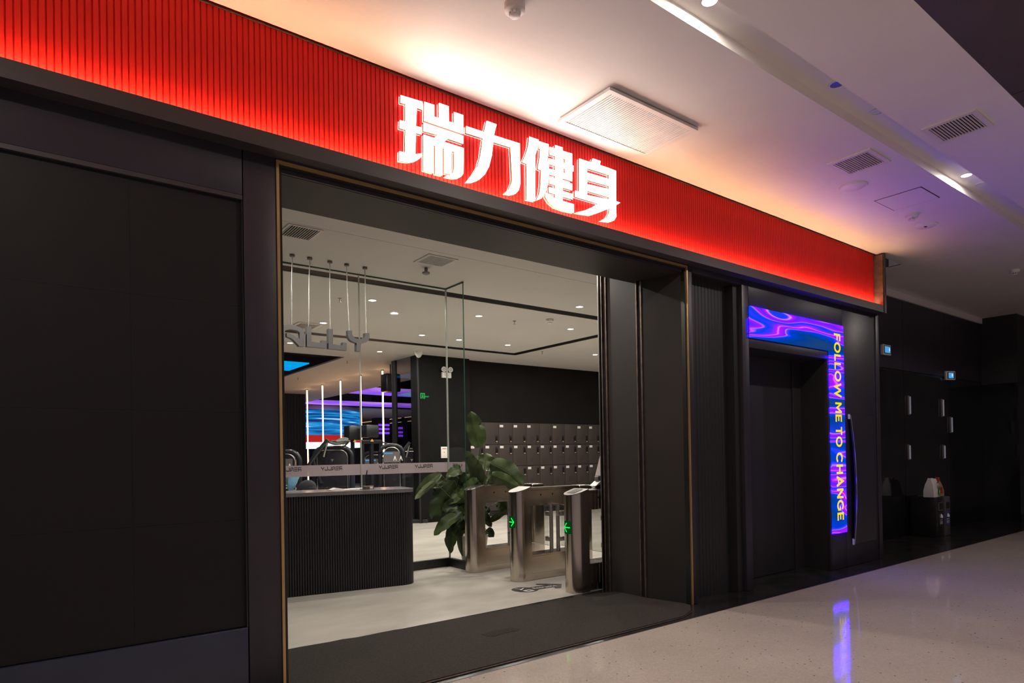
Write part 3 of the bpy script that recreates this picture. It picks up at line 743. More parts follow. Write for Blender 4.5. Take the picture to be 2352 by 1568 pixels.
# column, locker wall
wc = sroot('wall_column', 'black pier with the emergency lamp')
B().box(6.45, 7.69, 11.57, 11.9, 0, ZI).go('pier_face', 'gym_black', wc)
B().box(6.43, 6.452, 11.56, 11.6, 0, ZI).go('corner_bead', 'panel_dark', wc)
wl = sroot('wall_back', 'dark bulkhead wall over and behind the lockers')
B().box(7.69, 24, 11.72, 11.9, 2.09, ZI).go('wall_slab', 'bulkhead', wl)
B().box(7.69, 24, 12.2, 12.3, 0, ZI).go('wall_slab', 'gym_black', wl)
w5 = sroot('window_5', 'tinted glass side screen beside the black pier')
B().box(6.446, 6.454, 11.9, 12.56, 0, ZI).go('pane', 'glass_dark', w5)
B().box(6.42, 6.48, 12.56, 12.61, 0, ZI).go('post', 'black', w5)
B().box(6.42, 6.48, 12.66, 12.71, 0, ZI).go('post', 'black', w5)
wd = sroot('wall_left', 'dark fluted wall block deep in the gym')
B().box(4.6, 7.36, 20.65, 21.2, 0, ZI).go('wall_slab', 'gym_black', wd)
for i in range(28):
    B().box(4.62+i*.098, 4.68+i*.098, 20.62, 20.65, 0, ZI-.02).go('batten', 'gym_black', wd)

# glass screen behind the counter
w1 = sroot('window_1', 'frameless glass screen behind the reception counter')
GX, GY = 4.22, 6.84
def pane(x0, x1, y0, y1, z0, z1):
    p = B().box(x0, x1, y0, y1, z0, z1).go('pane', 'glass' if y0 == GY else 'glass_return', w1)
    return p
p1 = pane(.2, 3.062, GY, GY+.010, .10, ZI-.01)
p2 = pane(3.072, 4.205, GY, GY+.010, .10, ZI-.01)
p3 = pane(GX-.01, GX, 6.46, GY-.006, .10, ZI-.01)
B().box(GX-.010, GX, 6.452, 6.459, .10, ZI-.01).go('pane_edge', 'glass_edge', p3)
B().box(3.061, 3.073, GY-.002, GY+.012, .10, ZI-.01).go('seam', 'glass_seam', w1)
B().box(4.205, 4.222, GY-.005, GY+.012, .10, ZI-.01).go('seam', 'glass_seam', w1)
B().box(.2, 4.22, GY-.02, GY+.03, .0, .10).go('plinth', 'black', w1)
B().box(GX-.04, GX+.01, 6.44, GY-.02, .0, .10).go('plinth', 'black', w1)
B().box(.2, 4.22, GY-.004, GY+.014, ZI-.014, ZI).go('head_channel', 'glass_edge', w1)
B().box(GX-.014, GX+.004, 6.45, GY, ZI-.014, ZI).go('head_channel', 'glass_edge', w1)
ZB0, ZB1 = 1.155, 1.275
f1 = B().box(.2, 3.060, GY+.0105, GY+.0125, ZB0, ZB1).go('frosted_film', 'film', w1)
f2 = B().box(3.074, 4.204, GY+.0105, GY+.0125, ZB0, ZB1).go('frosted_film', 'film', w1)
f3 = B().box(GX+.0005, GX+.0025, 6.46, GY-.007, ZB0, ZB1).go('frosted_film', 'film', w1)

# ---- stylised word shapes (unit letters), used for the glass films
S_ = .2
UNIT = {
 'R': [[(0, .8), (.75, .8), (1, .62), (1, 1), (0, 1)], [(.8, .35), (1, .35), (1, 1), (.8, 1)], [(0, .35), (1, .35), (1, .55), (0, .55)], [(.55, .35), (.8, .35), (1, 0), (.75, 0)], [(0, 0), (.2, 0), (.2, .55), (0, .55)]],
 'E': [[(0, .8), (1, .8), (1, 1), (0, 1)], [(0, .4), (1, .4), (1, .6), (0, .6)], [(0, 0), (1, 0), (1, .2), (0, .2)]],
 'A': [[(x, z) for x, z in [(0, 0), (0, .76), (.075, .85), (.194, .94), (.344, 1), (.53, 1), (.7, .967), (.854, .905), (.957, .814), (1, .67), (1, 0), (.78, 0), (.67, .14), (.557, .27), (.454, .35), (.289, .41), (.289, .585), (.44, .567), (.577, .51), (.711, .414), (.80, .343), (.80, .67), (.715, .743), (.545, .771), (.39, .767), (.257, .71), (.206, .62), (.2, 0)]]],
 'L': [[(0, 1), (.22, 1), (.22, .24), (.76, .24), (.76, .38), (1, .38), (1, 0), (0, 0)]],
 'Y': [[(0, 1), (.2, 1), (.2, .8), (.26, .69), (.35, .63), (.49, .61), (.63, .64), (.73, .68), (.79, .79), (.79, .95), (1, .98), (1, .73), (.95, .59), (.83, .48), (.68, .42), (.6, .39), (.57, 0), (.38, 0), (.39, .41), (.21, .45), (.1, .52), (.02, .64)]]}
def word(par, x0, x1, z0, z1, y, flip=True, along='x'):
    b1 = B()
    n = 6; w = (x1-x0)/(n*1.12-.12)
    for i, ch in enumerate('REALLY'):
        for q in UNIT[ch]:
            pts = []
            for a, c in q:
                u = i*1.12*w+a*w
                X = x1-u if flip else x0+u
                pts.append((X, y, z0+c*(z1-z0)) if along == 'x' else (y, X, z0+c*(z1-z0)))
            b1.poly(pts)
    b1.go('logo', 'ink', par)
    tx = (lambda u, v: (x1-u*(x1-x0), y, z0-.030+.016*v)) if along == 'x' else (lambda u, v: (y, x1-u*(x1-x0), z0-.030+.016*v))
    text_obj('logo_subtitle', 'F  I  T  N  E  S  S', tx, 'ink_pale', par)
for par, x0 in ((f1, .72), (f1, 1.44), (f1, 2.150-.005), (f1, 2.602), (f2, 3.285), (f2, 3.752)):
    word(par, x0, x0+.242, 1.213, 1.257, GY+.0098)
word(f3, 6.52, 6.74, 1.213, 1.257, GX-.0105, True, 'y')
# ================================================================== THINGS ON THE MALL CEILING
def vent(name, label, x0, x1, y0, y1, z, n, along, frame=.025, drop=.012, m='vent_white', group=None, duty=.5):
    r = fixed(name, label, 'vent', ((x0+x1)/2, (y0+y1)/2, z), group)
    B().box(x0, x1, y0, y0+frame, z-drop, z).box(x0, x1, y1-frame, y1, z-drop, z).box(x0, x0+frame, y0+frame, y1-frame, z-drop, z).box(x1-frame, x1, y0+frame, y1-frame, z-drop, z).go('frame', m, r)
    B().box(x0+frame, x1-frame, y0+frame, y1-frame, z-.0035, z-.0005).go('duct_void', 'vent_dark', r)
    me = None
    a0, a1 = (x0+frame, x1-frame) if along == 'y' else (y0+frame, y1-frame)
    L = (y1-y0-2*frame) if along == 'y' else (x1-x0-2*frame)
    st = (a1-a0)/n
    b = B()
    w_ = st*duty/2
    prof = [(-w_, 0), (-w_*.8, -drop*.7), (w_, -drop*.7), (w_*.7, 0)]
    if along == 'y': b.prism(prof, lambda p: (p[0], -L/2, p[1]), lambda p: (p[0], L/2, p[1]))
    else: b.prism(prof, lambda p: (-L/2, p[0], p[1]), lambda p: (L/2, p[0], p[1]))
    me = b.mesh('slat'); me.materials.append(M[m])
    for i in range(n):
        a = a0+st*(i+.5)
        put('slat', me, r, ((a-(x0+x1)/2, 0, -.002) if along == 'y' else (0, a-(y0+y1)/2, -.002)))
    return r
vent('air_vent', 'large square white louvred air vent above the Chinese sign', 3.075, 3.995, 2.93, 3.44, ZC-.012, 40, 'y', .035, .020, duty=.70)
vent('air_vent', 'small louvred vent between the sign band and the light slot', 5.405, 5.785, 2.34, 2.69, ZC, 14, 'x', .035, .012, duty=.36)
vent('air_vent', 'small louvred vent beyond the light slot, near dark ceiling edge', 5.405, 5.785, 1.625, 1.975, ZC, 14, 'x', .035, .012, duty=.36)

def disc(name, label, cat, x, y, r0, z, m='white', slot=False):
    r = fixed(name, label, cat, (x, y, z))
    B().lathe([(r0*.97, -.012), (r0, -.008), (r0, 0)], (x, y, z), 32).go('rim', m, r)
    B().lathe([(r0*.80, -.016), (r0*.86, -.0125)], (x, y, z), 32).go('grille', m, r)
    if slot: B().box(x-.02, x+.02, y-.012, y+.012, z-.018, z-.0155).go('slot', 'vent_dark', r)
    return r
disc('ceiling_speaker', 'round ceiling speaker beside the smaller louvred vent', 'speaker', 6.061, 2.776, .115, ZC)
disc('ceiling_speaker', 'round ceiling disc with small dark slot beside smoke detector', 'speaker', 7.774, 2.816, .115, ZC, 'white', True)

def smoke(label, x, y, z, s=1.0):
    r = fixed('smoke_detector', label, 'smoke detector', (x, y, z))
    B().lathe([(.050*s, -.040*s), (.056*s, -.036*s), (.056*s, 0)], (x, y, z), 24).go('base', 'white', r)
    B().lathe([(.026*s, -.066*s), (.030*s, -.062*s), (.030*s, -.058*s)], (x, y, z), 20).go('sensor_cap', 'white', r)
    for k in range(6):
        a = k*PI/3+.3
        B().box(x+.026*s*math.cos(a)-.004*s, x+.026*s*math.cos(a)+.004*s, y+.026*s*math.sin(a)-.004*s, y+.026*s*math.sin(a)+.004*s, z-.060*s, z-.040*s).go('cage_bar', 'white', r)
    return r
smoke('smoke detector on the ceiling near the top of the picture, left of the slot', 2.117, 2.696, ZC)
smoke('smoke detector on the violet lit ceiling by the access panel', 7.292, 2.766, ZC)
smoke('smoke detector on the dim grey ceiling at far right', 10.768, 2.835, ZC)

ap = fixed('ceiling_hatch', 'rectangular ceiling access panel with faint dark joint', 'panel', (6.81, 2.625, ZC))
B().box(6.60, 7.02, 2.425, 2.82, ZC-.004, ZC).go('lid', 'mall_ceiling', ap)
B().box(6.592, 6.60, 2.417, 2.828, ZC-.002, ZC).box(7.02, 7.028, 2.417, 2.828, ZC-.002, ZC).box(6.60, 7.02, 2.417, 2.425, ZC-.002, ZC).box(6.60, 7.02, 2.82, 2.828, ZC-.002, ZC).go('joint', 'vent_dark', ap)

def downlight(label, x, y, z, lit, power, color, r0=.06, lens='E_down', group=None):
    r = fixed('downlight', label, 'lamp', (x, y, z), group)
    b = B()
    n = 24
    for k in range(n):                                   # a thin ring
        a0, a1 = 2*PI*k/n, 2*PI*(k+1)/n
        q = [(x+math.cos(a)*rr, y+math.sin(a)*rr) for a, rr in ((a0, r0), (a1, r0), (a1, r0*.8), (a0, r0*.8))]
        b.prism(q, lambda p: (p[0], p[1], z-.006), lambda p: (p[0], p[1], z-.0005))
    b.go('ring', 'white', r)
    if lit:
        B().lathe([(r0*.79, -.003), (r0*.79, -.001)], (x, y, z), 24).go('lens', lens, r)
        area('lamp_light', (0, 0, -.012), r0*1.5, power, color, r)
    else:
        B().lathe([(r0*.79, -.002), (r0*.79, -.001)], (x, y, z), 24).go('lens', 'vent_white' if lit is None else 'bin_grey', r)
    return r
ZS = ZC+.07
WM = (1, .90, .80)
downlight('lit downlight in the ceiling slot at the top of the picture', 3.023, 2.125, ZS, True, P_MALL, WM, .052)
downlight('unlit tilted downlight in slot, first below the lit one', 4.410, 2.115, ZS, False, 0, WM, .052)
downlight('unlit flush downlight in slot beside large vent end', 5.009, 2.115, ZS, None, 0, WM, .052)
downlight('lit downlight in the slot over the violet ceiling, nearer right edge', 6.842, 2.14, ZS, True, P_MALL, WM, .052)
downlight('unlit downlight in slot just past the lit violet area one', 7.192, 2.135, ZS, None, 0, WM, .05)
for x_, w_ in ((10.70, 'right, by the end wall'), (-4.65, 'far left')):
    downlight('lit downlight in the slot, out of frame to the '+w_, x_, 2.13, ZS, True, P_MALL, WM, .052)
downlight('lit downlight in the slot, out of frame to the left', -.80, 2.125, ZS, True, P_MALL, WM, .052)
for x in (0, 5.5):  # two unseen lamps added to brighten the mall from behind the camera
    a = fixed('atrium_lamp', 'big round mall lamp behind the camera, '+('left' if x == 0 else 'right')+' one', 'lamp', (x, -4.5, 4.6))
    B().lathe([(.5, 0), (.52, .04), (.52, .1)], (x, -4.5, 4.6), 32).go('housing', 'white', a)
    area('lamp_light', (0, 0, -.02), .95, P_FILL, (1, .88, .80), a)

# ================================================================== RIGHT SIDE OF THE MALL
def indicator(label, x, y, z, rz, w=.24):
    r = thing('floor_indicator', label, 'display', (x, y, z), rz)
    B().box(-w/2, w/2, -.045, 0, 0, .15, .006).go('casing', 'offwhite', r)
    B().box(-w/2+.02, w/2-.02, -.050, -.045, .018, .132).go('bezel', 'black', r)
    B().box(-w/2+.04, w/2-.045, -.053, -.050, .028, .122).go('screen', 'E_blue', r)
    text_obj('digit', '1', lambda u, v: (w/2-.085+.02*u, -.054, .055+.045*v), 'E_white', r)
    return r
indicator('lift floor display glowing blue beside the shop front edge', 10.25, 4.3, 2.74, 0, .26)
indicator('lift floor display glowing blue on the far black end wall', 12.62, 4.27, 2.50, -.4, .19)
def plate(label, x, z, h, w=.035):  # reflections in the gloss wall, made as softly glowing strips
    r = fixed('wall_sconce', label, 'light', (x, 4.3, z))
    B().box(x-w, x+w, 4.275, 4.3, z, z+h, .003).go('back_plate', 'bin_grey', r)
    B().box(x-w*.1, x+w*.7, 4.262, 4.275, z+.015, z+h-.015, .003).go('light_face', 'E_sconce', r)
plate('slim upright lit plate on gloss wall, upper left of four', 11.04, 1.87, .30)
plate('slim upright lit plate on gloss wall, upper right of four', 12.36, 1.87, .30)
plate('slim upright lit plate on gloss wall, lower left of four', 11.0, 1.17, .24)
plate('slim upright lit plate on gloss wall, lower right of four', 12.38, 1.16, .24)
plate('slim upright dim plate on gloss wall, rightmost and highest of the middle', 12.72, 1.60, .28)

bn = fixed('recycling_bin', 'black and grey two slot recycling bin with bags on top', 'bin', (11.2, 4.05, 0))
B().box(10.96, 11.235, 3.90, 4.26, 0, .60, .006).go('left_body', 'bin_black', bn)
B().box(11.25, 11.47, 3.90, 4.26, 0, .60, .006).go('right_body', 'bin_grey', bn)
B().box(11.237, 11.248, 3.893, 4.26, 0, .605).go('divider', 'rod', bn)
for x0, x1, mm, lab in ((11.02, 11.20, 'bin_black', 'left'), (11.28, 11.45, 'blue_print', 'right')):
    B().box(x0, x1, 3.893, 3.90, .40, .53).go('slot_frame', 'rod', bn)
    B().box(x0+.02, x1-.02, 3.890, 3.893, .415, .515).go('slot', 'vent_dark', bn)
    s = B().box(x0, x1, 3.896, 3.90, .16, .38).go('sign_plate', mm, bn)
    B().lathe([(.001, .06), (.022, .03), (.022, .0), (.012, -.005)], ((x0+x1)/2, 3.894, .29), 10).go('symbol', 'offwhite', s)
    B().box((x0+x1)/2-.045, (x0+x1)/2+.045, 3.893, 3.896, .255, .263).go('print_line', 'offwhite', s)
    B().box((x0+x1)/2-.045, (x0+x1)/2+.045, 3.893, 3.896, .195, .24).go('print_block', 'ink_pale', s)
def bag(name, label, x, y, z, w, d, h, m, lean):
    r = fixed(name, label, 'bag', (x, y, z))
    bm = bmesh.new(); rings = []
    for k, (t, sw, sd) in enumerate(((0, 1, 1), (.35, 1.05, 1.0), (.7, .92, .75), (.92, .85, .4), (1, .8, .30))):
        ring = []
        for a, c in ((-1, -1), (-.3, -1.08), (.4, -.94), (1, -1), (1, 1), (.2, 1.05), (-1, 1)):
            ring.append(bm.verts.new((x+a*w/2*sw+lean*t, y+c*d/2*sd, z+h*t+(.012 if (k == 4 and a < 0) else 0))))
        rings.append(ring)
    n = 7
    for q, w_ in zip(rings, rings[1:]):
        for j in range(n): bm.faces.new((q[j], q[(j+1) % n], w_[(j+1) % n], w_[j]))
    bm.faces.new(rings[0][::-1]); bm.faces.new(rings[-1])
    b = B(); b.bm.free(); b.bm = bm
    b.go('paper_body', m, r)
    return r
b1 = bag('paper_bag', 'white paper bag with green leaf print on the bin', 11.06, 4.0, .605, .24, .14, .275, 'paper_white', .01)
for q in ([(.02, .05), (.05, .02), (.10, .10), (.07, .13)], [(.03, .17), (.05, .19), (.085, .12), (.07, .10)], [(.06, .01), (.10, .0), (.105, .07), (.08, .05)], [(.07, .12), (.09, .17), (.105, .15), (.10, .10)]):
    B().poly([(11.06+u, 3.918+.02*(v/.27), .61+v) for u, v in q]).go('leaf_print', 'green_print', b1)
B().poly([(11.08, 3.938, .82), (11.15, 3.938, .82), (11.15, 3.940, .832), (11.08, 3.940, .832)]).go('print_bar', 'ink', b1)
b2 = bag('paper_bag', 'crumpled brown paper bag with red print on the bin', 11.29, 4.0, .61, .16, .12, .24, 'paper_brown', -.03)
B().box(11.20, 11.23, 3.95, 4.0, .83, .90).go('folded_top', 'red_print', b2)
B().poly([(11.215, 3.928, .66), (11.30, 3.928, .66), (11.29, 3.936, .75), (11.215, 3.936, .75)]).go('red_label', 'red_print', b2)

# ================================================================== INSIDE: HANGING LETTERS, CEILING FITTINGS
def hang(ch, key, label, rods):
    q = HANG[key]
    xs = [p[0] for p in q]
    r = fixed('hanging_letter', label, 'sign', ((min(xs)+max(xs))/2, 6.55, ZI), 'letters hanging over the counter')
    B().prism(q, lambda p: (p[0], 6.52, p[1]), lambda p: (p[0], 6.575, p[1])).go('letter_body', 'grey_metal', r)
    for x, xb, zt in rods:
        B().tube([(x, 6.548, ZI-.02), (xb, 6.548, zt)], .0055, 8).go('rod', 'rod', r)
        B().lathe([(.026, -.022), (.026, 0)], (x, 6.548, ZI), 16).go('ceiling_cap', 'grey_metal', r)
hang('A', 'A', 'grey metal letter A hanging by a rod, cut by the door frame', [(2.22, 2.20, 2.69)])
hang('L', 'L', 'grey metal letter L hanging right beside the letter A', [(2.40, 2.375, 2.70)])
hang('L', 'L2', 'grey metal letter L hanging between the other L and Y', [(2.615, 2.605, 2.695)])
hang('Y', 'Y', 'grey metal letter Y hanging from two rods, last of row', [(2.80, 2.815, 2.70), (3.01, 3.01, 2.69)])

vent('air_vent', 'dark slatted gym ceiling vent at the door frame, nearest left', 1.90, 2.215, 5.685, 6.03, ZI, 12, 'y', .022, .010, duty=.30)
vent('air_vent', 'slatted gym ceiling vent right of the hanging rods', 3.345, 3.70, 5.745, 6.075, ZI, 14, 'y', .03, .010, duty=.5)
vent('air_vent', 'bright slatted vent seen behind the hanging letters', 3.38, 3.77, 9.72, 10.18, ZI, 9, 'y', .04, .012, duty=.4)
cm = fixed('motion_sensor', 'small grey hanging sensor beside the slatted vent', 'sensor', (3.57, 6.20, ZI))
B().tube([(3.57, 6.20, ZI), (3.57, 6.20, ZI-.05)], .018, 12).go('neck', 'grey_metal', cm)
B().lathe([(.03, -.072), (.042, -.066), (.042, -.052), (.03, -.048)], (3.57, 6.20, ZI), 20).go('head', 'grey_metal', cm)
WG = (1, .93, .84)
gl = [(3.72, 7.88, 'beside the last hanging rod, brightest near the glass'), (3.72, 9.61, 'just right of the bright vent behind the letters'), (5.44, 7.91, 'near glass return, left of the detector'),
      (6.29, 6.65, 'nearest, in front of the first groove at right'), (7.28, 7.92, 'by the door guides, behind the first groove'), (5.48, 9.69, 'left of the glass corner, before second groove'),
      (6.26, 9.74, 'seen through the glass return pane'), (7.33, 9.72, 'beside the corner of the black groove'), (5.64, 11.65, 'beyond the second groove, by the pier'), (3.87, 11.59, 'under the letter A, beyond the second groove')]
for x, y, s in gl:
    downlight('lit round gym downlight '+s, x, y, ZI, True, P_GYM, WG, .062, 'E_down_gym', 'gym downlights')
downlight('lit round gym downlight over the left end of the counter', 1.6, 7.0, ZI, True, P_GYM, WG, .062, 'E_down_gym', 'gym downlights')  # from here on, unseen lamps added to even out the gym light
downlight('lit round gym downlight over the turnstiles, hidden by the soffit', 4.3, 5.3, ZI, True, P_GYM, WG, .062, 'E_down_gym', 'gym downlights')
downlight('lit round gym downlight hidden behind the soffit over the mat', 2.7, 5.0, ZI, True, P_GYM, WG, .062, 'E_down_gym', 'gym downlights')
for i, (x, y) in enumerate(((9.6, 7.9), (9.6, 9.7), (12.0, 8.8))):  # three more unseen lamps added to light the right side
    downlight('lit round gym downlight right of the lockers view, number %s along' % ('first', 'second', 'third')[i], x, y, ZI, True, P_GYM, WG, .062, 'E_down_gym', 'gym downlights')
smoke('smoke detector on the gym ceiling between the two grooves', 6.49, 7.53, ZI, 1.1)
def sprinkler(label, x, y):
    r = fixed('sprinkler', label, 'sprinkler', (x, y, ZI), 'gym sprinklers')
    B().lathe([(.022, -.006), (.024, 0)], (x, y, ZI), 14).go('rose', 'rod', r)
    B().tube([(x, y, ZI-.005), (x, y, ZI-.05)], .008, 8).go('stem', 'rod', r)
    B().lathe([(.020, -.054), (.020, -.050)], (x, y, ZI), 12).go('deflector', 'rod', r)
for s, x, y in (('between downlight and detector in front of the pier', 6.11, 7.92), ('beside the black groove corner over the lockers', 8.39, 9.98), ('between the hanging rods', 3.33, 8.02), ('beside the black ceiling corner', 5.61, 13.16), ('over the far row of light tubes', 5.69, 16.49)):
    sprinkler('small ceiling sprinkler '+s, x, y)
dm = fixed('dome_camera', 'white dome camera at the top corner of the black pier', 'camera', (6.28, 11.25, ZI))
B().lathe([(.062, -.075), (.075, -.05), (.078, 0)], (6.28, 11.25, ZI), 20).go('housing', 'white', dm)
B().lathe([(.010, -.125), (.040, -.11), (.056, -.08), (.058, -.075)], (6.28, 11.25, ZI), 20).go('dome', 'white', dm)
sp = fixed('loudspeaker', 'black box loudspeaker hanging from the gym ceiling', 'speaker', (6.62, 13.2, ZI))
B().box(6.44, 6.80, 13.0, 13.3, ZI-.62, ZI-.22, .03).go('cabinet', 'black', sp)
B().tube([(6.62, 13.15, ZI), (6.62, 13.15, ZI-.23)], .015, 8).go('bracket', 'black', sp)
B().box(6.47, 6.77, 12.990, 13.0, ZI-.59, ZI-.25, .002).go('grille', 'vent_dark', sp)

# fittings on the pier
ey = 11.57
el = fixed('emergency_light', 'twin headed white emergency light on the black pier', 'lamp', (7.09, ey, 2.98))
B().box(6.98, 7.20, ey-.05, ey, 2.975, 3.09, .006).go('battery_box', 'white', el)
for x in (7.0, 7.16):
    o = B().lathe([(.03, 0), (.052, .05), (.055, .07)], tuple(el.location), 18).go('lamp_head', 'white', el)
    o.location = Vector((x, ey-.02, 3.145))-Vector(el.location); o.rotation_euler = (PI/2, 0, 0)
    l = B().lathe([(.040, .0705), (.040, .072)], tuple(el.location), 18).go('lens', 'rod', o)
for k in range(4): B().box(7.02, 7.15, ey-.0515, ey-.05, 3.065-k*.018, 3.070-k*.018).go('print_line', 'ink_pale', el)
ex = fixed('exit_sign', 'green glowing running man exit sign on the black pier', 'sign', (6.58, ey, 2.5))
B().box(6.47, 6.58, ey-.018, ey, 2.512, 2.64).go('sign_plate', 'black', ex)
for a in ((6.475, 6.485, 2.52, 2.635), (6.565, 6.575, 2.52, 2.635), (6.475, 6.575, 2.625, 2.635)):
    B().box(a[0], a[1], ey-.021, ey-.018, a[2], a[3]).go('door_outline', 'E_exit', ex)
B().tube([(6.50, ey-.02, 2.535), (6.518, ey-.02, 2.56), (6.528, ey-.02, 2.585), (6.515, ey-.02, 2.59)], .006, 6).tube([(6.545, ey-.02, 2.53), (6.535, ey-.02, 2.555), (6.528, ey-.02, 2.585), (6.545, ey-.02, 2.575)], .006, 6).lathe([(.002, .0), (.009, .009), (.002, .018)], (6.532, ey-.02, 2.598), 8).go('running_man', 'E_exit', ex)
text_obj('lettering', 'EXIT', lambda u, v: (6.588+.095*u, ey-.004, 2.555+.028*v), 'E_exit', ex, .02)
nt = fixed('notice_plate', 'white upright notice plate on the black pier', 'sign', (7.02, ey, 1.31))
B().box(6.945, 7.095, ey-.012, ey, 1.31, 1.545, .003).go('plate', 'offwhite', nt)
B().box(6.97, 7.07, ey-.0135, ey-.012, 1.495, 1.51).go('red_line', 'red_print', nt)
B().box(7.01, 7.03, ey-.0135, ey-.012, 1.42, 1.435).go('mark', 'ink', nt)
B().box(6.975, 7.065, ey-.0135, ey-.012, 1.345, 1.35).go('print_line', 'ink_pale', nt)

# ================================================================== RECEPTION COUNTER (front runs 10.8 degrees off the shop front)
ca = -math.radians(10.8)
ct = thing('reception_counter', 'black fluted reception counter with dark stone top', 'counter', (3.345, 6.11, 0), ca)
# local x runs left (negative) along the front, local y into the room
LF = -3.0
q = B()
outline = []
n = 118
for i in range(n):
    x = LF+(-.14-LF)*i/(n-1)
    outline.append((x, 0))
for k in range(1, 9):
    a = -PI/2+k*PI/2/8
    outline.append((-.14+.14*math.cos(a), .14+.14*math.sin(a)))
for k in range(1, 18): outline.append((0, .14+k*.0225))
full = []
for (xa, ya), (xb, yb) in zip(outline, outline[1:]):
    dx, dy = xb-xa, yb-ya; L_ = math.hypot(dx, dy); nx, ny = dy/L_, -dx/L_
    for t, o_ in ((0, -.004), (.22, .004), (.78, .004), (1, -.004)):
        full.append((xa+dx*t+nx*o_, ya+dy*t+ny*o_))
full += [(0, .54), (LF, .54)]
clean = [full[0]]
for p in full[1:]:
    if math.hypot(p[0]-clean[-1][0], p[1]-clean[-1][1]) > 1e-4: clean.append(p)
q.prism(clean, lambda p: (p[0], p[1], 0), lambda p: (p[0], p[1], .975)).go('fluted_body', 'counter', ct)
to = []
for k in range(0, 9):
    a = -PI/2+k*PI/2/8
    to.append((-.14+.155*math.cos(a), .14+.155*math.sin(a)))
to = [(LF, -.015)]+to+[(.015, .56), (LF, .56)]
B().prism(to, lambda p: (p[0], p[1], .975), lambda p: (p[0], p[1], 1.012)).go('worktop', 'counter_top', ct)

pp = thing('paper_sheets', 'white paper sheets lying on the counter', 'paper', (2.74, 6.55, 1.012), -.18)
B().box(-.15, .14, -.10, .10, 0, .004).go('sheet', 'offwhite', pp)
B().prism([(-.155, 0), (-.10, .018), (-.02, .006), (-.02, 0)], lambda p: (p[0], -.08, p[1]+.004), lambda p: (p[0], .08, p[1]+.004)).go('curled_sheet', 'offwhite', pp)
B().box(.06, .30, -.04, .12, .004, .007).go('sheet', 'offwhite', pp)
ph = thing('pen_holder', 'small wooden desk stand with a black pen standing in it', 'desk stand', (2.95, 6.42, 1.012), -.1)
B().box(-.055, .055, -.03, .03, 0, .035, .003).go('base', 'bronze', ph)
B().tube([(-.012, 0, .03), (-.020, 0, .12), (-.008, 0, .20)], .006, 8).go('pen', 'black', ph)
B().box(.008, .042, -.032, -.030, .006, .028).go('label_plate', 'offwhite', ph)

# ================================================================== TURNSTILES
def arrow_panel(par, z, right, R):
    """square display wrapped round the front; u grows to the viewer's right (towards -y)"""
    def P(u, v, off): 
        a = PI+u/R
        return (R+(R+off)*math.cos(a), (R+off)*math.sin(a), z+v)
    b = B(); w = .052; h = .062; n = 8
    bm = b.bm; g = []
    for j in (0, 1):
        g.append([bm.verts.new(P(-w+2*w*i/n, (-h if j == 0 else h), .0025)) for i in range(n+1)])
    for i in range(n): bm.faces.new((g[0][i], g[0][i+1], g[1][i+1], g[1][i]))
    d = b.go('display', 'E_greendim', par)
    def stroke(u0, v0, u1, v1, t=.0045):
        k = B(); du, dv = u1-u0, v1-v0; L = math.hypot(du, dv); nu, nv = -dv/L*t, du/L*t; m = 5
        for i in range(m):
            a, c = i/m, (i+1)/m
            k.poly([P(u0+du*a+nu, v0+dv*a+nv, .004), P(u0+du*c+nu, v0+dv*c+nv, .004), P(u0+du*c-nu, v0+dv*c-nv, .004), P(u0+du*a-nu, v0+dv*a-nv, .004)])
        k.go('arrow_stroke', 'E_green', d)
    s = 1 if right else -1
    stroke(-.036*s, 0, .036*s, 0)
    stroke(.004*s, .044, .040*s, 0); stroke(.004*s, -.044, .040*s, 0)

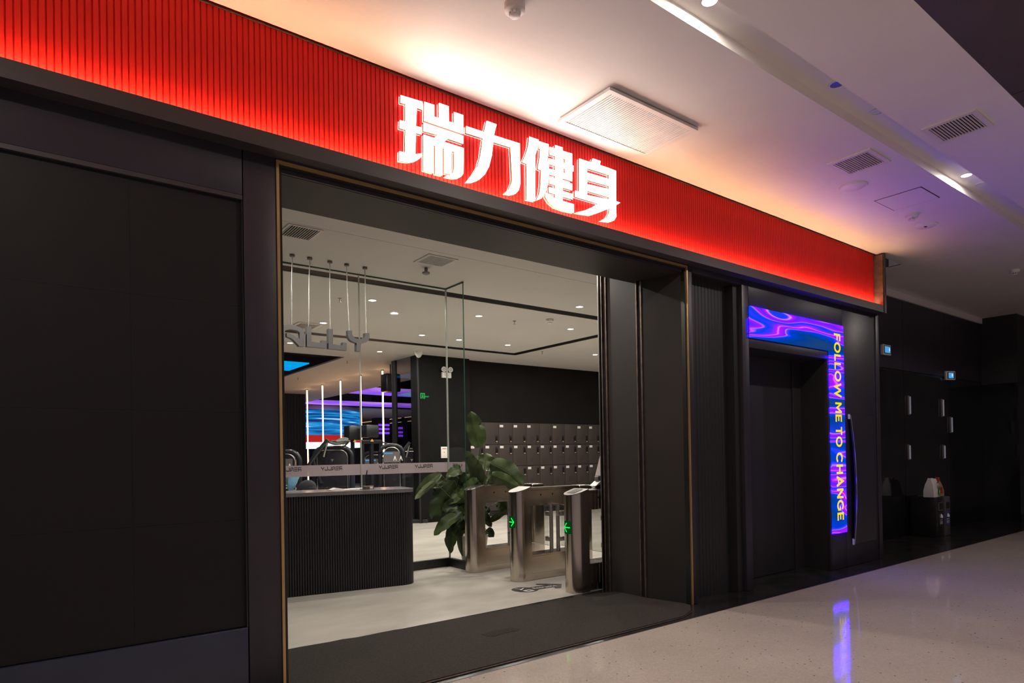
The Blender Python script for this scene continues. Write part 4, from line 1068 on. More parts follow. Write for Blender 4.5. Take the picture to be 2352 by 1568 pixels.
def turnstile(label, x, y, arrow, wings, reader=False):
    r = thing('turnstile', label, 'turnstile', (x, y, 0), 0, 'turnstile lanes')
    R = .105; S = .195; LN = 1.10
    def stad(a0, a1, L):                                  # rounded front, flat sides
        p = []
        for k in range(13):
            a = PI/2+k*PI/12
            p.append((R+R*math.cos(a), R*math.sin(a)))
        return p+[(L, -R), (L, R)]
    top = lambda px: .945+.055*min(1, px/S)
    B().prism(stad(0, 0, S), lambda p: (p[0], p[1], 0), lambda p: (p[0], p[1], top(p[0]))).go('front_post', 'steel', r)
    lid = B().prism([(a+(.5*S-a)*-.02, c*1.02) for a, c in stad(0, 0, S)], lambda p: (p[0], p[1], top(p[0])+.001), lambda p: (p[0], p[1], top(p[0])+.007)).go('sloping_lid', 'steel_top', r)
    if reader: B().prism([(.05, -.05), (.17, -.05), (.17, .05), (.05, .05)], lambda p: (p[0], p[1], top(p[0])+.0075), lambda p: (p[0], p[1], top(p[0])+.010)).go('card_reader', 'black', lid)
    B().box(S+.004, LN-.20, -R+.004, R-.004, .80, .965).box(S+.002, LN-.2, -R+.002, R-.002, .968, .992).go('top_beam', 'steel', r)
    B().box(S+.004, LN-.20, -R+.004, R-.004, .075, .255).box(S+.004, LN-.2, -R+.02, R-.02, .0, .07).box(S+.002, LN-.2, -R, R, .258, .272).go('base_beam', 'steel', r)
    B().box(LN-.196, LN, -R, R, 0, .993, .02).go('rear_post', 'steel', r)
    for xx in (.33, .50):
        o = B().lathe([(.010, 0), (.010, .002)], (0, 0, 0), 12).go('sensor_eye', 'black', r)
        o.location = (xx, -R+.0035, .915); o.rotation_euler = (PI/2, 0, 0)
    o = B().lathe([(.009, 0), (.009, .006)], (0, 0, 0), 10).go('lock_knob', 'rod', r)
    o.location = (.80, -R+.0035, .19); o.rotation_euler = (PI/2, 0, 0)
    for k, (px, side) in enumerate(wings):
        po = B().tube([(px, 0, .265), (px, 0, .805)], .022, 14).go('pole', 'rod', r)
        for zz in (.38, .66):
            B().box(px-.03, px+.03, min(0, side*.075), max(0, side*.075), zz, zz+.05, .004).go('clamp', 'rod', po)
        y0, y1 = sorted((side*.05, side*.36))
        gw = B().box(px-.006, px+.006, y0, y1, .33, .785, .003).go('wing', 'glass_wing', r)
        B().box(px-.0065, px+.0065, y0, y1, .783, .787).box(px-.0065, px+.0065, (y1-.003 if side > 0 else y0), (y1 if side > 0 else y0+.003), .33, .785).box(px-.0065, px+.0065, y0, y1, .328, .332).go('wing_edge', 'white', gw)
    if arrow: arrow_panel(r, .635, arrow == 'right', R)
    return r
turnstile('brushed steel turnstile nearest the plant, its arrow not visible', 4.10, 6.29, None, [(.62, -1)])
turnstile('middle brushed steel turnstile showing green right arrow', 4.17, 5.52, 'right', [(.56, 1), (.66, -1)])
turnstile('brushed steel turnstile with card reader and green left arrow by the jamb', 4.24, 4.71, 'left', [(.56, 1)], True)

tm = thing('access_terminal', 'tilted face scanner on white stand on the nearest turnstile', 'terminal', (4.755, 4.735, .993), -.18)
B().prism([(-.10, 0), (.08, 0), (.06, .045), (-.06, .045)], lambda p: (p[0], -.05, p[1]), lambda p: (p[0], .05, p[1])).go('foot', 'black', tm)
B().prism([(-.12, .03), (-.06, .045), (.05, .05), (.10, .16), (.06, .16), (.02, .085), (-.06, .075)], lambda p: (p[0], -.055, p[1]), lambda p: (p[0], .055, p[1])).go('stand', 'white', tm)
B().prism([(-.045, .10), (.0, .09), (.07, .36), (.035, .37)], lambda p: (p[0], -.06, p[1]), lambda p: (p[0], .06, p[1])).go('housing', 'black', tm)
B().prism([(-.049, .13), (-.045, .13), (.028, .36), (.024, .36)], lambda p: (p[0], -.055, p[1]), lambda p: (p[0], .055, p[1])).go('screen', 'ink_pale', tm)
B().box(-.075, -.03, -.03, .03, .075, .125, .006).go('camera_block', 'bin_grey', tm)

# sticker on the floor
st = fixed('floor_sticker', 'dark key shaped entrance sticker on the pale floor', 'sticker', (4.2, 5.1, 0))
B().prism(STK, lambda p: (p[0], p[1], 0), lambda p: (p[0], p[1], .001)).go('vinyl', 'sticker', st)
B().poly([(3.964, 5.211, .0016), (3.975, 5.206, .0016), (4.004, 5.15, .0016), (3.992, 5.146, .0016)]).poly([(3.975, 5.11, .0016), (3.97, 5.133, .0016), (4.045, 5.176, .0016), (4.058, 5.17, .0016)]).go('tick_mark', 'offwhite', st)
fr = [(3.966, 5.085), (4.056, 5.086), (4.061, 5.005), (3.977, 5.005)]
inn = [(3.990, 5.066), (4.039, 5.066), (4.042, 5.025), (3.996, 5.025)]
fb = B()
for i in range(4):
    j = (i+1) % 4
    fb.poly([(*fr[i], .0016), (*fr[j], .0016), (*inn[j], .0016), (*inn[i], .0016)])
fb.go('square_mark', 'offwhite', st)
text_obj('lettering', 'Entrance', lambda u, v: (4.115+.262*u+.004*v, 5.068-.040*u+.062*v, .0016), 'offwhite', st)

# ================================================================== PLANT
pl = fixed('potted_plant', 'tall green plant with paddle leaves in white pot behind turnstile', 'plant', (4.44, 6.66, 0))
B().lathe([(.122, 0), (.134, .01), (.186, .375), (.190, .38), (.178, .38), (.17, .35)], (4.44, 6.66, 0), 32).go('pot', 'pot', pl)
B().lathe([(.005, .345), (.137, .345)], (4.44, 6.66, 0), 20).go('soil', 'soil', pl)
rl = random.Random(11)
def leaf(b, t, w, m, sag):
    b = Vector(b); t = Vector(t); t = t+(t-b)*.10; d = t-b; L = d.length; d.normalize()
    view = Vector((-.62, -.78, .15)).normalized()
    side = d.cross(view).normalized(); nrm = side.cross(d).normalized()
    tilt = rl.uniform(-.55, .55)
    side = (side*math.cos(tilt)+nrm*math.sin(tilt)).normalized(); nrm = side.cross(d).normalized()
    if nrm.z < 0: nrm = -nrm
    bm = bmesh.new(); NL, NW = 14, 4; g = []
    uvl = bm.loops.layers.uv.new('UVMap'); ph = rl.uniform(0, 6); fold = rl.uniform(.25, .55)
    for i in range(NL+1):
        s = i/NL
        hw = w*.54*((math.sin(PI*min(1, .06+.94*s**.85)))**.55 if s < 1 else 0)*(1 if s < .9 else .9)+.002
        c = b+d*L*s+nrm*(sag*L*math.sin(PI*s)*.5)+Vector((0, 0, -abs(sag)*L*s*s*.35))
        row = []
        for j in range(-NW, NW+1):
            a = j/NW
            wob = (.016*math.sin(s*15+ph+(2 if a > 0 else 0))+.007*math.sin(s*31+ph))*abs(a)**1.5*w/.2
            notch = 1-(.30 if (a > .5 and abs(s-.55) < .04 and ph > 3) else 0)
            row.append(bm.verts.new(c+side*hw*a*notch+nrm*(abs(a)**1.2*hw*fold+wob)))
        g.append(row)
    for i in range(NL):
        for j in range(2*NW):
            f_ = bm.faces.new((g[i][j], g[i][j+1], g[i+1][j+1], g[i+1][j])); f_.smooth = True
            for lp_, (ii, jj) in zip(f_.loops, ((i, j), (i, j+1), (i+1, j+1), (i+1, j))):
                lp_[uvl].uv = (abs(jj-NW)/NW, ii/NL-.25*abs(jj-NW)/NW)
    o = B(); o.bm.free(); o.bm = bm
    lf = o.go('leaf', m, pl)
    B().tube([b-d*.01, b+d*L*.3+nrm*(sag*L*.4), b+d*L*.62+nrm*(sag*L*.46)], .004, 6, True, .0015).go('midrib', 'stem', lf)
    root = Vector((4.44+rl.uniform(-.05, .05), 6.66+rl.uniform(-.05, .05), .34))
    mid = root.lerp(b, .55)+Vector((0, 0, .10+.05*rl.random()))
    if b.z > .38: B().tube([root, root.lerp(mid, .5)+Vector((0, 0, .05)), mid, b], .007, 6, True, .0045).go('stalk', 'stem', pl)
pale = {1, 9, 25+2}; dark = {7, 11, 18, 20, 23, 12, 24, 25, 28, 29, 32, 34, 33}
for i, (b, t, w) in enumerate(LEAF):
    m = 'leaf_pale' if i in pale else 'leaf_dark' if i in dark else 'leaf'
    leaf(b, t, w, m, rl.uniform(.05, .22) if i not in (0, 2) else .03)

# ================================================================== LOCKERS
lk = fixed('locker_bank', 'wall of dark brown lockers with white tags and locks', 'lockers', (10, 11.7, 0))
LYF = 11.70
B().box(7.69, 12.9, LYF+.022, 12.19, .12, 2.085).go('carcass', 'black', lk)
B().box(7.69, 12.9, LYF+.03, 12.1, 0, .12).go('plinth', 'black', lk)
PX, PZ = .395, .49
nums = [2, 3, 5, 6, 7, 8, 10, 11, 12, 13]
cnt = 16
dme = B().box(.004, PX-.004, 0, .02, .004, PZ-.004, .002).mesh('locker_door'); dme.materials.append(M['locker'])
tme = B().box(0, .095, -.004, 0, 0, .055).mesh('name_tag'); tme.materials.append(M['offwhite'])
hme = B().box(0, .075, -.004, 0, 0, .018).mesh('tag_slot'); hme.materials.append(M['lock_black'])
kme = B().box(0, .055, -.012, 0, 0, .16, .003).mesh('lock'); kme.materials.append(M['lock_black'])
bme = B().box(0, .046, -.022, -.012, 0, .022, .002).mesh('lock_button'); bme.materials.append(M['lock_metal'])
for row in range(4):
    z0 = 2.08-PZ*(row+1)
    for c in range(13):
        x0 = 7.74+PX*c
        d = put('locker_door', dme, lk, (x0-10, LYF-11.7, z0))
        if not (row == 0 and c in (1, 5, 7)):
            zt = PZ-.105 if row == 0 else PZ-.085
            put('name_tag', tme, d, (.03, 0, zt)); put('tag_slot', hme, d, (.045, 0, zt+.056))
        zl = .05 if row == 0 else .27
        k = put('lock', kme, d, (PX-.095, 0, zl))
        b = put('lock_button', bme, d, (PX-.092, 0, zl+.004))
        if row == 0: nn = nums[c-1] if 1 <= c <= 10 else 13+c
        else: nn = cnt; cnt += 1
        vs, fs = text_polys('V%03d' % nn, .01)
        zn = .13 if row == 0 else .16
        me = bpy.data.meshes.new('number'); me.from_pydata([(.10+.11*u, -.0008, zn+.045*v) for u, v in vs], [], fs); me.materials.append(M['locker_ink'])
        put('number', me, d)
        me = bpy.data.meshes.new('small_print')
        vv = []; ff = []
        for j in range(3):
            w = (.10, .06, .085)[j]; z = zn-.03-j*.024; i0 = len(vv)
            vv += [(.10, -.0008, z), (.10+w, -.0008, z), (.10+w, -.0008, z+.010), (.10, -.0008, z+.010)]; ff.append((i0, i0+1, i0+2, i0+3))
        me.from_pydata(vv, [], ff); me.materials.append(M['locker_ink']); put('small_print', me, d)

# ================================================================== DEEP GYM: LIGHT TUBES, LIGHT PANELS, DRUM SCREEN, MACHINES
for (x, y), s in zip(((6.88, 19.15), (6.81, 17.73), (6.80, 16.42), (6.83, 15.22), (6.87, 14.06)), ('farthest left, by the dark wall', 'second from left', 'third from left', 'fourth from left, behind the glass seam', 'nearest, below the loudspeaker')):
    r = fixed('light_tube', 'floor to ceiling glowing warm light tube, '+s, 'lamp', (x, y, 0), 'row of light tubes')
    B().tube([(x, y, .03), (x, y, ZI-.03)], .017, 10).go('lit_tube', 'E_tube', r)
    B().lathe([(.035, 0), (.035, .03)], (x, y, 0), 12).go('foot', 'rod', r)
    B().lathe([(.035, -.03), (.035, 0)], (x, y, ZI), 12).go('ceiling_cap', 'rod', r)
def lp(label, pts, m):
    r = fixed('ceiling_lightbox', label, 'lamp', (sum(p[0] for p in pts)/len(pts), sum(p[1] for p in pts)/len(pts), ZI), 'coloured ceiling light panels')
    B().prism(pts, lambda p: (p[0], p[1], ZI+.006), lambda p: (p[0], p[1], ZI+.03)).go('lit_face', m, r)
    B().prism([(p[0]*1.0, p[1]) for p in pts], lambda p: (p[0], p[1], ZI+.0302), lambda p: (p[0], p[1], ZI+.05)).go('frame', 'black', r)
lp('bright blue ceiling light panel at far left by door frame', [(1.5, 13.96), (5.09, 14.01), (5.09, 15.36), (1.5, 15.30)], 'band_cyan')
lp('blue cyan ceiling light panel beside the black pier', [(8.43, 13.98), (12, 14.0), (12, 15.7), (8.43, 15.5)], 'band_cyan')
lp('lilac ceiling light panel between the two nearest light tubes', [(8.43, 17.96), (10.05, 17.95), (10.05, 20.0), (8.43, 19.8)], 'band_purple')
lp('green to violet ceiling light panel beside the pier', [(10.15, 18.25), (13.5, 18.35), (13.5, 20.15), (10.15, 20.05)], 'band_green')
lp('far violet ceiling light band above the drum screen', [(8.43, 22.75), (13.5, 22.75), (13.5, 24.6), (8.43, 24.45)], 'band_purple')

dr = fixed('drum_screen', 'round hanging drum screen with blue picture and red band', 'screen', (9.55, 26.9, 1.8))
def ring(z0, z1, m, nm, r0=2.3):
    bm = bmesh.new(); n = 64; a = []; c = []
    for k in range(n):
        t = 2*PI*k/n
        a.append(bm.verts.new((9.55+r0*math.cos(t), 26.9+r0*math.sin(t), z0))); c.append(bm.verts.new((9.55+r0*math.cos(t), 26.9+r0*math.sin(t), z1)))
    for k in range(n): bm.faces.new((a[k], a[(k+1) % n], c[(k+1) % n], c[k])).smooth = True
    bm.faces.new(a[::-1]); bm.faces.new(c)
    o = B(); o.bm.free(); o.bm = bm; return o.go(nm, m, dr)
ring(2.26, 3.25, 'drum', 'picture_band'); ring(1.98, 2.255, 'E_red', 'red_band'); ring(1.78, 1.975, 'E_glow', 'lit_rim', 2.28); ring(3.26, 3.42, 'gym_ceiling', 'collar', 2.25)

# purple bars on the far piers and warm ceiling lines
struct(B().box(14.92, 15.62, 31.2, 31.9, 0, ZI).go('wall_pier', 'panel'), 'dark pier at the far end of the gym')
struct(B().box(16.10, 16.30, 30.5, 30.8, 0, ZI).go('wall_pier', 'panel'), 'slim dark pier at the far end of the gym')
struct(B().box(13.9, 18.5, 32.0, 32.2, 0, 3.12).go('wall_far', 'gym_black'), 'dark wall at the far end of the gym')
def bars(label, x0, x1, y, zs, yb):
    r = fixed('light_bars', label, 'lamp', ((x0+x1)/2, y, zs[-1]), 'violet light bars')
    for z in zs: B().box(x0, x1, y-.03, y, z, z+.11).go('bar', 'E_purple', r)
    B().box((x0+x1)/2-.03, (x0+x1)/2+.03, y, yb, zs[-1], zs[0]+.10).go('carrier', 'black', r)
bars('violet light bars on the far pier, left of the nearest tube', 14.95, 15.22, 31.17, (2.98, 2.77, 2.56), 31.2)
bars('violet light bars on the far pier, right of the nearest tube', 15.30, 15.57, 31.17, (2.98, 2.77, 2.56), 31.2)
bars('blue violet light bars between the far pier and dark post', 14.62, 14.88, 31.5, (2.73, 2.52), 32.0)
bars('blue violet light bars just right of the dark post', 15.80, 16.06, 30.6, (2.80, 2.58, 2.40), 32.0)
bars('blue violet light bars beside the black pier edge', 16.40, 16.62, 30.1, (2.83, 2.64, 2.47), 32.0)
for s, x, y0, y1 in (('nearer', 16.15, 28.6, 36.5), ('farther', 18.05, 31.0, 38.0)):
    r = fixed('ceiling_light_line', 'thin warm ceiling light line far back, '+s+' one', 'lamp', (x, (y0+y1)/2, ZI))
    B().box(x-.025, x+.025, y0, y1, ZI-.012, ZI-.002).go('lit_line', 'E_line', r)
    B().box(x-.04, x+.04, y0, y1, ZI-.002, ZI).go('profile', 'rod', r)

def rrect(w, h, r, n=6):
    p = [(-w/2, 0)]
    for k in range(n+1):
        a = PI-k*PI/2/n; p.append((-w/2+r+r*math.cos(a), h-r+r*math.sin(a)))
    for k in range(n+1):
        a = PI/2-k*PI/2/n; p.append((w/2-r+r*math.cos(a), h-r+r*math.sin(a)))
    return p+[(w/2, 0)]
def machine(label, x, y, w, h, rz, arm=0, panel=False, towel=False, seat=True):
    r = thing('weight_machine', label, 'gym machine', (x, y, 0), rz, 'gym machines')
    P = rrect(w, h, .16)
    B().tube([(p[0], 0, p[1]) for p in P], .038, 10).go('tower_frame', 'machine', r)
    B().prism(rrect(w-.13, h-.06, .13), lambda p: (p[0], -.05, p[1]+.02), lambda p: (p[0], .06, p[1]+.02)).go('shroud', 'shroud', r)
    Q = rrect(w-.13, h-.06, .13)
    B().tube([(p[0], -.052, p[1]+.02) for p in Q], .006, 6).go('shroud_edge', 'rod', r)
    B().box(-w/2-.03, w/2+.03, -.25, .55, 0, .07, .01).go('foot_frame', 'machine', r)
    if panel:
        pn = B().box(-w*.36, w*.36, -.056, -.051, h-.32, h-.12).go('instruction_panel', 'bin_grey', r)
        B().box(-w*.34, w*.05, -.0575, -.056, h-.165, h-.14).go('blue_stripe', 'E_blue', pn)
        for k in (0, 1):
            xx = w*.14+k*.11
            B().poly([(xx-.03, -.058, h-.29), (xx-.02, -.058, h-.29), (xx, -.058, h-.24), (xx+.02, -.058, h-.29), (xx+.03, -.058, h-.29), (xx+.005, -.058, h-.20), (xx-.005, -.058, h-.20)]).go('figure_mark', 'offwhite', pn)
    else:
        B().prism([(-.03, .02), (.03, .02), (.0, -.03)], lambda p: (p[0], -.056, h-.22+p[1]), lambda p: (p[0], -.051, h-.22+p[1])).go('badge', 'rod', r)
    if arm:
        B().tube([(-arm*(w/2+.10), -.15, .85), (-arm*(w/2+.12), -.15, h-.42), (-arm*(w/2-.02), -.15, h-.18), (-arm*(w/2-.28), -.15, h+.14)], .038, 10).go('press_arm', 'machine', r)
        B().tube([(-arm*(w/2-.28), -.15, h+.14), (-arm*(w/2-.20), -.15, h-.16)], .022, 8).go('grip', 'rod', r)
        B().tube([(-arm*(w/2-.02), -.15, h-.22), (-arm*(w/2-.14), -.10, h-.62)], .030, 8).go('arm_brace', 'machine', r)
    if seat:
        B().box(-.21, .21, .35, .75, .42, .52, .03).go('seat', 'blue_seat', r)
        B().box(-.20, .20, .78, .88, .50, 1.05, .03).go('backrest', 'blue_seat', r)
        B().box(-.05, .05, .06, .8, .25, .42, .01).go('seat_post', 'machine', r)
    return r
machine('centre weight machine with rounded black shroud and inclined arm', 4.43, 11.08, .66, 1.53, -.62, 1)
machine('weight machine with pictogram panel cut by the door frame', 3.45, 11.05, .72, 1.47, -.55, 0, True)
machine('weight machine with pictogram panel below the nearest light tube', 5.50, 10.93, .42, 1.57, -.45, 0, True, seat=False)
machine('weight machine beside the black pier with thick bent arm', 6.45, 11.9, .60, 1.50, -.6, 1)
machine('small weight machine with pictogram panel behind the glass seam', 5.95, 12.6, .55, 1.44, -.62, 0, True, seat=False)
tw = fixed('gym_towel', 'crumpled grey towel lying on the centre machine top', 'towel', (4.52, 10.98, 1.57))
bm = bmesh.new(); rt = random.Random(5)
bmesh.ops.create_icosphere(bm, subdivisions=3, radius=1)
for v in bm.verts:
    k = 1+.16*math.sin(v.co.x*5+v.co.y*3)+.12*math.sin(v.co.z*7+v.co.x*4)+rt.uniform(-.03, .03)
    v.co = Vector((4.52+v.co.x*.17*k, 10.98+v.co.y*.11*k, 1.635+v.co.z*.055*k+.02*math.sin(v.co.x*3)))
for f in bm.faces: f.smooth = True
o = B(); o.bm.free(); o.bm = bm; o.go('cloth', 'bag_grey', tw)

cr = fixed('cable_machine', 'black cable machine with two hanging weight heads and bars', 'gym machine', (5.36, 12.0, 0))
for x, y in ((5.33, 12.30), (5.60, 12.02)):
    B().box(x-.03, x+.03, y-.03, y+.03, 0, 2.0).go('upright', 'machine', cr)
for x0, y0 in ((5.20, 12.30), (5.40, 11.93)):
    hd = B().box(x0, x0+.27, y0-.14, y0+.14, 1.70 if y0 > 12 else 1.74, 1.99, .02).go('head_box', 'black', cr)
    B().prism([(.06, .0), (.12, .0), (.09, .05)], lambda p: (x0+p[0]+.03, y0-.145, 1.66+p[1]), lambda p: (x0+p[0]+.03, y0-.10, 1.66+p[1])).go('pull_tag', 'yellow_tag', hd)
B().box(5.34, 5.76, 11.86, 11.96, 1.62, 1.70, .01).go('cross_beam', 'machine', cr)
for x in (5.36, 5.56, 5.74):
    B().box(x-.03, x+.03, 11.88, 11.94, 0, 1.64).go('post', 'machine', cr)
B().tube([(5.76, 11.91, 1.66), (5.9, 11.88, 1.62), (6.02, 11.84, 1.50)], .016, 8).go('cable_arm', 'machine', cr)
B().tube([(5.24, 12.3, 1.66), (4.92, 12.12, 1.42)], .016, 8).go('cable_arm', 'machine', cr)
B().tube([(5.12, 12.25, 1.66), (5.12, 12.25, 1.44)], .006, 6).go('pull_cable', 'rod', cr)
B().tube([(5.06, 12.25, 1.44), (5.12, 12.25, 1.47), (5.18, 12.25, 1.44)], .012, 6).go('pull_grip', 'yellow_tag', cr)

# ================================================================== PEOPLE BEHIND THE GLASS
def skinned(name, joints, edges, radii, m, parent, sub=2):
    me = bpy.data.meshes.new(name)
    me.from_pydata([Vector(j)-OFF.get(parent.name, Vector()) for j in joints], edges, [])
    o = put(name, me, parent)
    sk = o.modifiers.new('skin', 'SKIN'); ss = o.modifiers.new('sub', 'SUBSURF'); ss.levels = ss.render_levels = sub
    bpy.context.view_layer.update()
    for i, r_ in enumerate(radii):
        v = me.skin_vertices[0].data[i]; v.radius = (r_, r_) if not isinstance(r_, tuple) else r_
        v.use_root = (i == 0)
    bpy.context.view_layer.update()
    me2 = bpy.data.meshes.new_from_object(o.evaluated_get(bpy.context.evaluated_depsgraph_get()))
    o.modifiers.clear(); o.data = me2
    me2.materials.clear(); me2.materials.append(M[m])
    for p in me2.polygons: p.use_smooth = True; p.material_index = 0
    return o
def head(parent, c, face, hair_m, cap=False, tilt=0):
    """head with brow, nose, chin, ears; face = heading in radians"""
    bm = bmesh.new()
    bmesh.ops.create_uvsphere(bm, u_segments=24, v_segments=18, radius=1)
    for v in bm.verts:
        x, y, z = v.co
        sx = .078*(1-.18*max(0, -z)); sy = .098*(1-.10*max(0, -z)); sz = .118
        if y < -.75 and abs(x) < .22 and -.35 < z < .12: y -= .16*(1-abs(x)/.22)      # nose
        if y < -.6 and .12 < z < .3: y += .05                                          # brow hollow
        if abs(x) > .93 and abs(z) < .28: x *= 1.10                                    # ears
        v.co = Vector((x*sx, y*sy, z*sz))
    for f in bm.faces: f.smooth = True
    R = Matrix.Rotation(face, 4, 'Z') @ Matrix.Rotation(tilt, 4, 'X')
    T = Matrix.Translation(Vector(c)) @ R
    bmesh.ops.transform(bm, matrix=T, verts=bm.verts)
    b = B(); b.bm.free(); b.bm = bm; h_ = b.go('head', 'skin', parent)
    def loc(p): return T @ Vector(p)
    for sx in (-1, 1):
        b = B(); bmesh.ops.create_uvsphere(b.bm, u_segments=10, v_segments=8, radius=.011)
        bmesh.ops.transform(b.bm, matrix=Matrix.Translation(loc((sx*.030, -.084, .012))), verts=b.bm.verts); b.go('eye', 'cloth_white', h_)
        b = B(); bmesh.ops.create_uvsphere(b.bm, u_segments=10, v_segments=8, radius=.026)
        for v in b.bm.verts: v.co.x *= .4
        bmesh.ops.transform(b.bm, matrix=T @ Matrix.Translation((sx*.080, .01, -.005)), verts=b.bm.verts); b.go('ear', 'skin', h_)
    b = B(); b.tube([loc((-.024, -.086, -.062)), loc((0, -.093, -.060)), loc((.024, -.086, -.062))], .006, 6); b.go('mouth', 'red_print', h_)
    b = B(); bm = b.bm
    bmesh.ops.create_uvsphere(bm, u_segments=24, v_segments=14, radius=1)
    bmesh.ops.delete(bm, geom=[v for v in bm.verts if v.co.z < -.05 and v.co.y < .35 or v.co.z < -.55], context='VERTS')
    for v in bm.verts: v.co = Vector((v.co.x*.090, v.co.y*.112, v.co.z*.134+.006))
    bmesh.ops.transform(bm, matrix=T, verts=bm.verts)
    hr = b.go('cap' if cap else 'hair', hair_m, parent)
    if cap:
        b = B(); b.prism([(-.07, -.07), (-.055, -.14), (0, -.175), (.055, -.14), (.07, -.07)], lambda p: loc((p[0], p[1], .046)), lambda p: loc((p[0], p[1], .055))); b.go('brim', hair_m, hr)
def hand(parent, wrist, d, m='skin'):
    d = Vector(d).normalized(); s = d.cross(Vector((0, 0, 1)))
    if s.length < .1: s = Vector((1, 0, 0))
    s.normalize(); w = Vector(wrist)
    palm = skinned('hand', [w, w+d*.04, w+d*.085], [(0, 1), (1, 2)], [(.022, .016), (.036, .016), (.036, .014)], m, parent, 1)
    nrm = s.cross(d)
    for k, (o_, L) in enumerate(((-.03, .07), (-.01, .08), (.01, .075), (.03, .06))):
        p0 = w+d*.075+s*o_
        b = B(); b.tube([p0, p0+d*L*.5-nrm*.006, p0+d*L*.95-nrm*.026], .0095, 8, True, .007); b.go('finger', m, palm)
    p0 = w+d*.03-s*.03
    b = B(); b.tube([p0, p0+d*.03-s*.022, p0+d*.06-s*.028-nrm*.01], .011, 8, True, .008); b.go('thumb', m, palm)

# standing person in white, mostly hidden by the door frame
ps = fixed('person', 'person in a white hooded top standing behind the glass by the frame', 'person', (2.62, 9.15, 0))
cx, cy = 2.62, 9.15
skinned('body', [(cx, cy, .98), (cx, cy, 1.20), (cx, cy, 1.40), (cx, cy, 1.50), (cx-.19, cy, 1.40), (cx-.25, cy, 1.13), (cx-.24, cy-.10, .90), (cx+.19, cy, 1.40), (cx+.25, cy, 1.13), (cx+.24, cy-.10, .90)],
        [(0, 1), (1, 2), (2, 3), (2, 4), (4, 5), (5, 6), (2, 7), (7, 8), (8, 9)], [(.16, .11), (.155, .11), (.15, .10), .06, .07, .055, .042, .07, .055, .042], 'cloth_white', ps)
skinned('trousers', [(cx, cy, .96), (cx-.10, cy, .90), (cx-.11, cy-.02, .48), (cx-.11, cy+.02, .10), (cx-.11, cy-.10, .05), (cx+.10, cy, .90), (cx+.11, cy-.02, .48), (cx+.11, cy+.02, .10), (cx+.11, cy-.10, .05)],
        [(0, 1), (1, 2), (2, 3), (3, 4), (0, 5), (5, 6), (6, 7), (7, 8)], [(.15, .11), .095, .07, .05, .045, .095, .07, .05, .045], 'bag_grey', ps)
head(ps, (cx, cy-.02, 1.665), PI*.9, 'cloth_dark')
hand(ps, (cx-.24, cy-.11, .89), (0, -.3, -1)); hand(ps, (cx+.24, cy-.11, .89), (0, -.3, -1))
gb = fixed('sports_bag', 'grey sports bag with white marks behind the glass', 'bag', (2.80, 8.60, .95))
B().box(2.58, 2.84, 8.55, 8.71, .93, 1.135, .03).go('bag_body', 'bag_grey', gb)
B().prism([(0, 0), (.05, 0), (.025, .045)], lambda p: (2.725+p[0], 8.545, 1.06+p[1]), lambda p: (2.725+p[0], 8.550, 1.06+p[1])).go('triangle_mark', 'offwhite', gb)
B().box(2.75, 2.79, 8.545, 8.550, .995, 1.008).go('white_mark', 'offwhite', gb)
B().box(2.62, 2.82, 8.546, 8.551, .955, .975).go('hem', 'offwhite', gb)
bt = fixed('side_table', 'low black table behind the glass carrying the sports bag', 'table', (2.78, 8.6, 0))
B().box(2.45, 3.05, 8.35, 8.85, .89, .93, .005).go('table_top', 'black', bt)
for x in (2.5, 3.0):
    for y in (8.4, 8.8): B().tube([(x, y, 0), (x, y, .89)], .018, 8).go('leg', 'machine', bt)
tb = fixed('plastic_bag', 'pale blue plastic bag slumped beside the grey bag', 'bag', (2.95, 8.5, .93))
bm = bmesh.new(); rings = []
for t, w in ((0, .02), (.15, .045), (.5, .06), (.8, .075), (1, .085)):
    rings.append([bm.verts.new((2.80+.055*t+w*math.cos(a)*(1+.12*math.sin(a*3+t*4)), 8.47+w*.4*math.sin(a), .932+.205*t)) for a in [2*PI*k/12 for k in range(12)]])
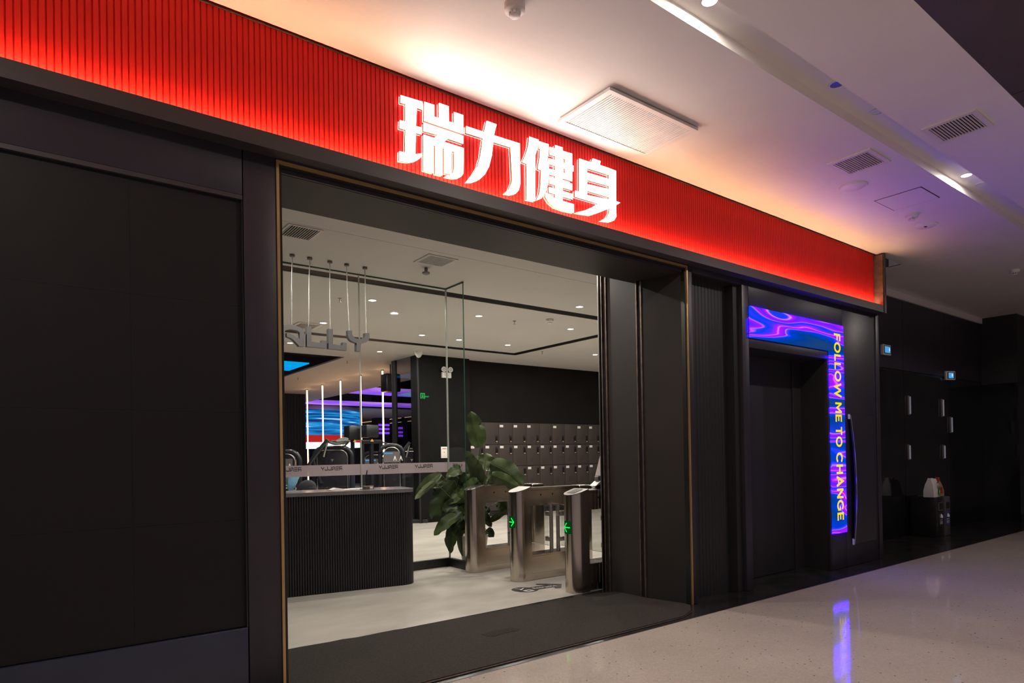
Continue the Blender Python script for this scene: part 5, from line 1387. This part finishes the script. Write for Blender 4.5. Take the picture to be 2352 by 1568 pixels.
for q, w in zip(rings, rings[1:]):
    for j in range(12): bm.faces.new((q[j], q[(j+1) % 12], w[(j+1) % 12], w[j])).smooth = True
bm.faces.new(rings[0][::-1]); bm.faces.new(rings[-1])
o = B(); o.bm.free(); o.bm = bm; o.go('film_body', 'towel_blue', tb)

# seated person with black cap, head bowed behind the counter
s2 = fixed('person', 'seated person in a black cap with bowed head behind the counter', 'person', (2.50, 7.55, 0))
cx, cy = 2.52, 7.62
skinned('body', [(cx, cy+.12, .50), (cx+.01, cy+.10, .70), (cx+.04, cy+.05, .86), (cx+.08, cy-.0, .94), (cx-.12, cy+.10, .86), (cx-.14, cy-.10, .66), (cx+.06, cy-.22, .60), (cx+.20, cy-.02, .84), (cx+.22, cy-.18, .66), (cx+.12, cy-.26, .60)],
        [(0, 1), (1, 2), (2, 3), (2, 4), (4, 5), (5, 6), (2, 7), (7, 8), (8, 9)], [(.15, .12), (.15, .11), (.13, .10), .055, .065, .05, .038, .065, .05, .038], 'cloth_dark', s2)
skinned('trousers', [(cx, cy+.12, .50), (cx-.10, cy+.05, .50), (cx-.12, cy-.32, .50), (cx-.12, cy-.34, .10), (cx-.12, cy-.44, .05), (cx+.10, cy+.05, .50), (cx+.12, cy-.32, .50), (cx+.12, cy-.34, .10), (cx+.12, cy-.44, .05)],
        [(0, 1), (1, 2), (2, 3), (3, 4), (0, 5), (5, 6), (6, 7), (7, 8)], [(.14, .11), .09, .07, .05, .045, .09, .07, .05, .045], 'cloth_dark', s2)
head(s2, (cx+.16, cy-.08, .965), 1.15, 'cloth_dark', True, .55)
hand(s2, (cx+.06, cy-.23, .60), (.6, -.6, -.2)); hand(s2, (cx+.12, cy-.27, .60), (-.3, -.8, -.2))
bc = fixed('bench', 'low black bench behind the glass under the seated person', 'bench', (2.52, 7.75, 0))
B().box(2.2, 2.9, 7.5, 7.98, .32, .38, .01).go('seat', 'blue_seat', bc)
for x in (2.28, 2.82): B().box(x-.03, x+.03, 7.55, 7.93, 0, .32).go('leg', 'machine', bc)
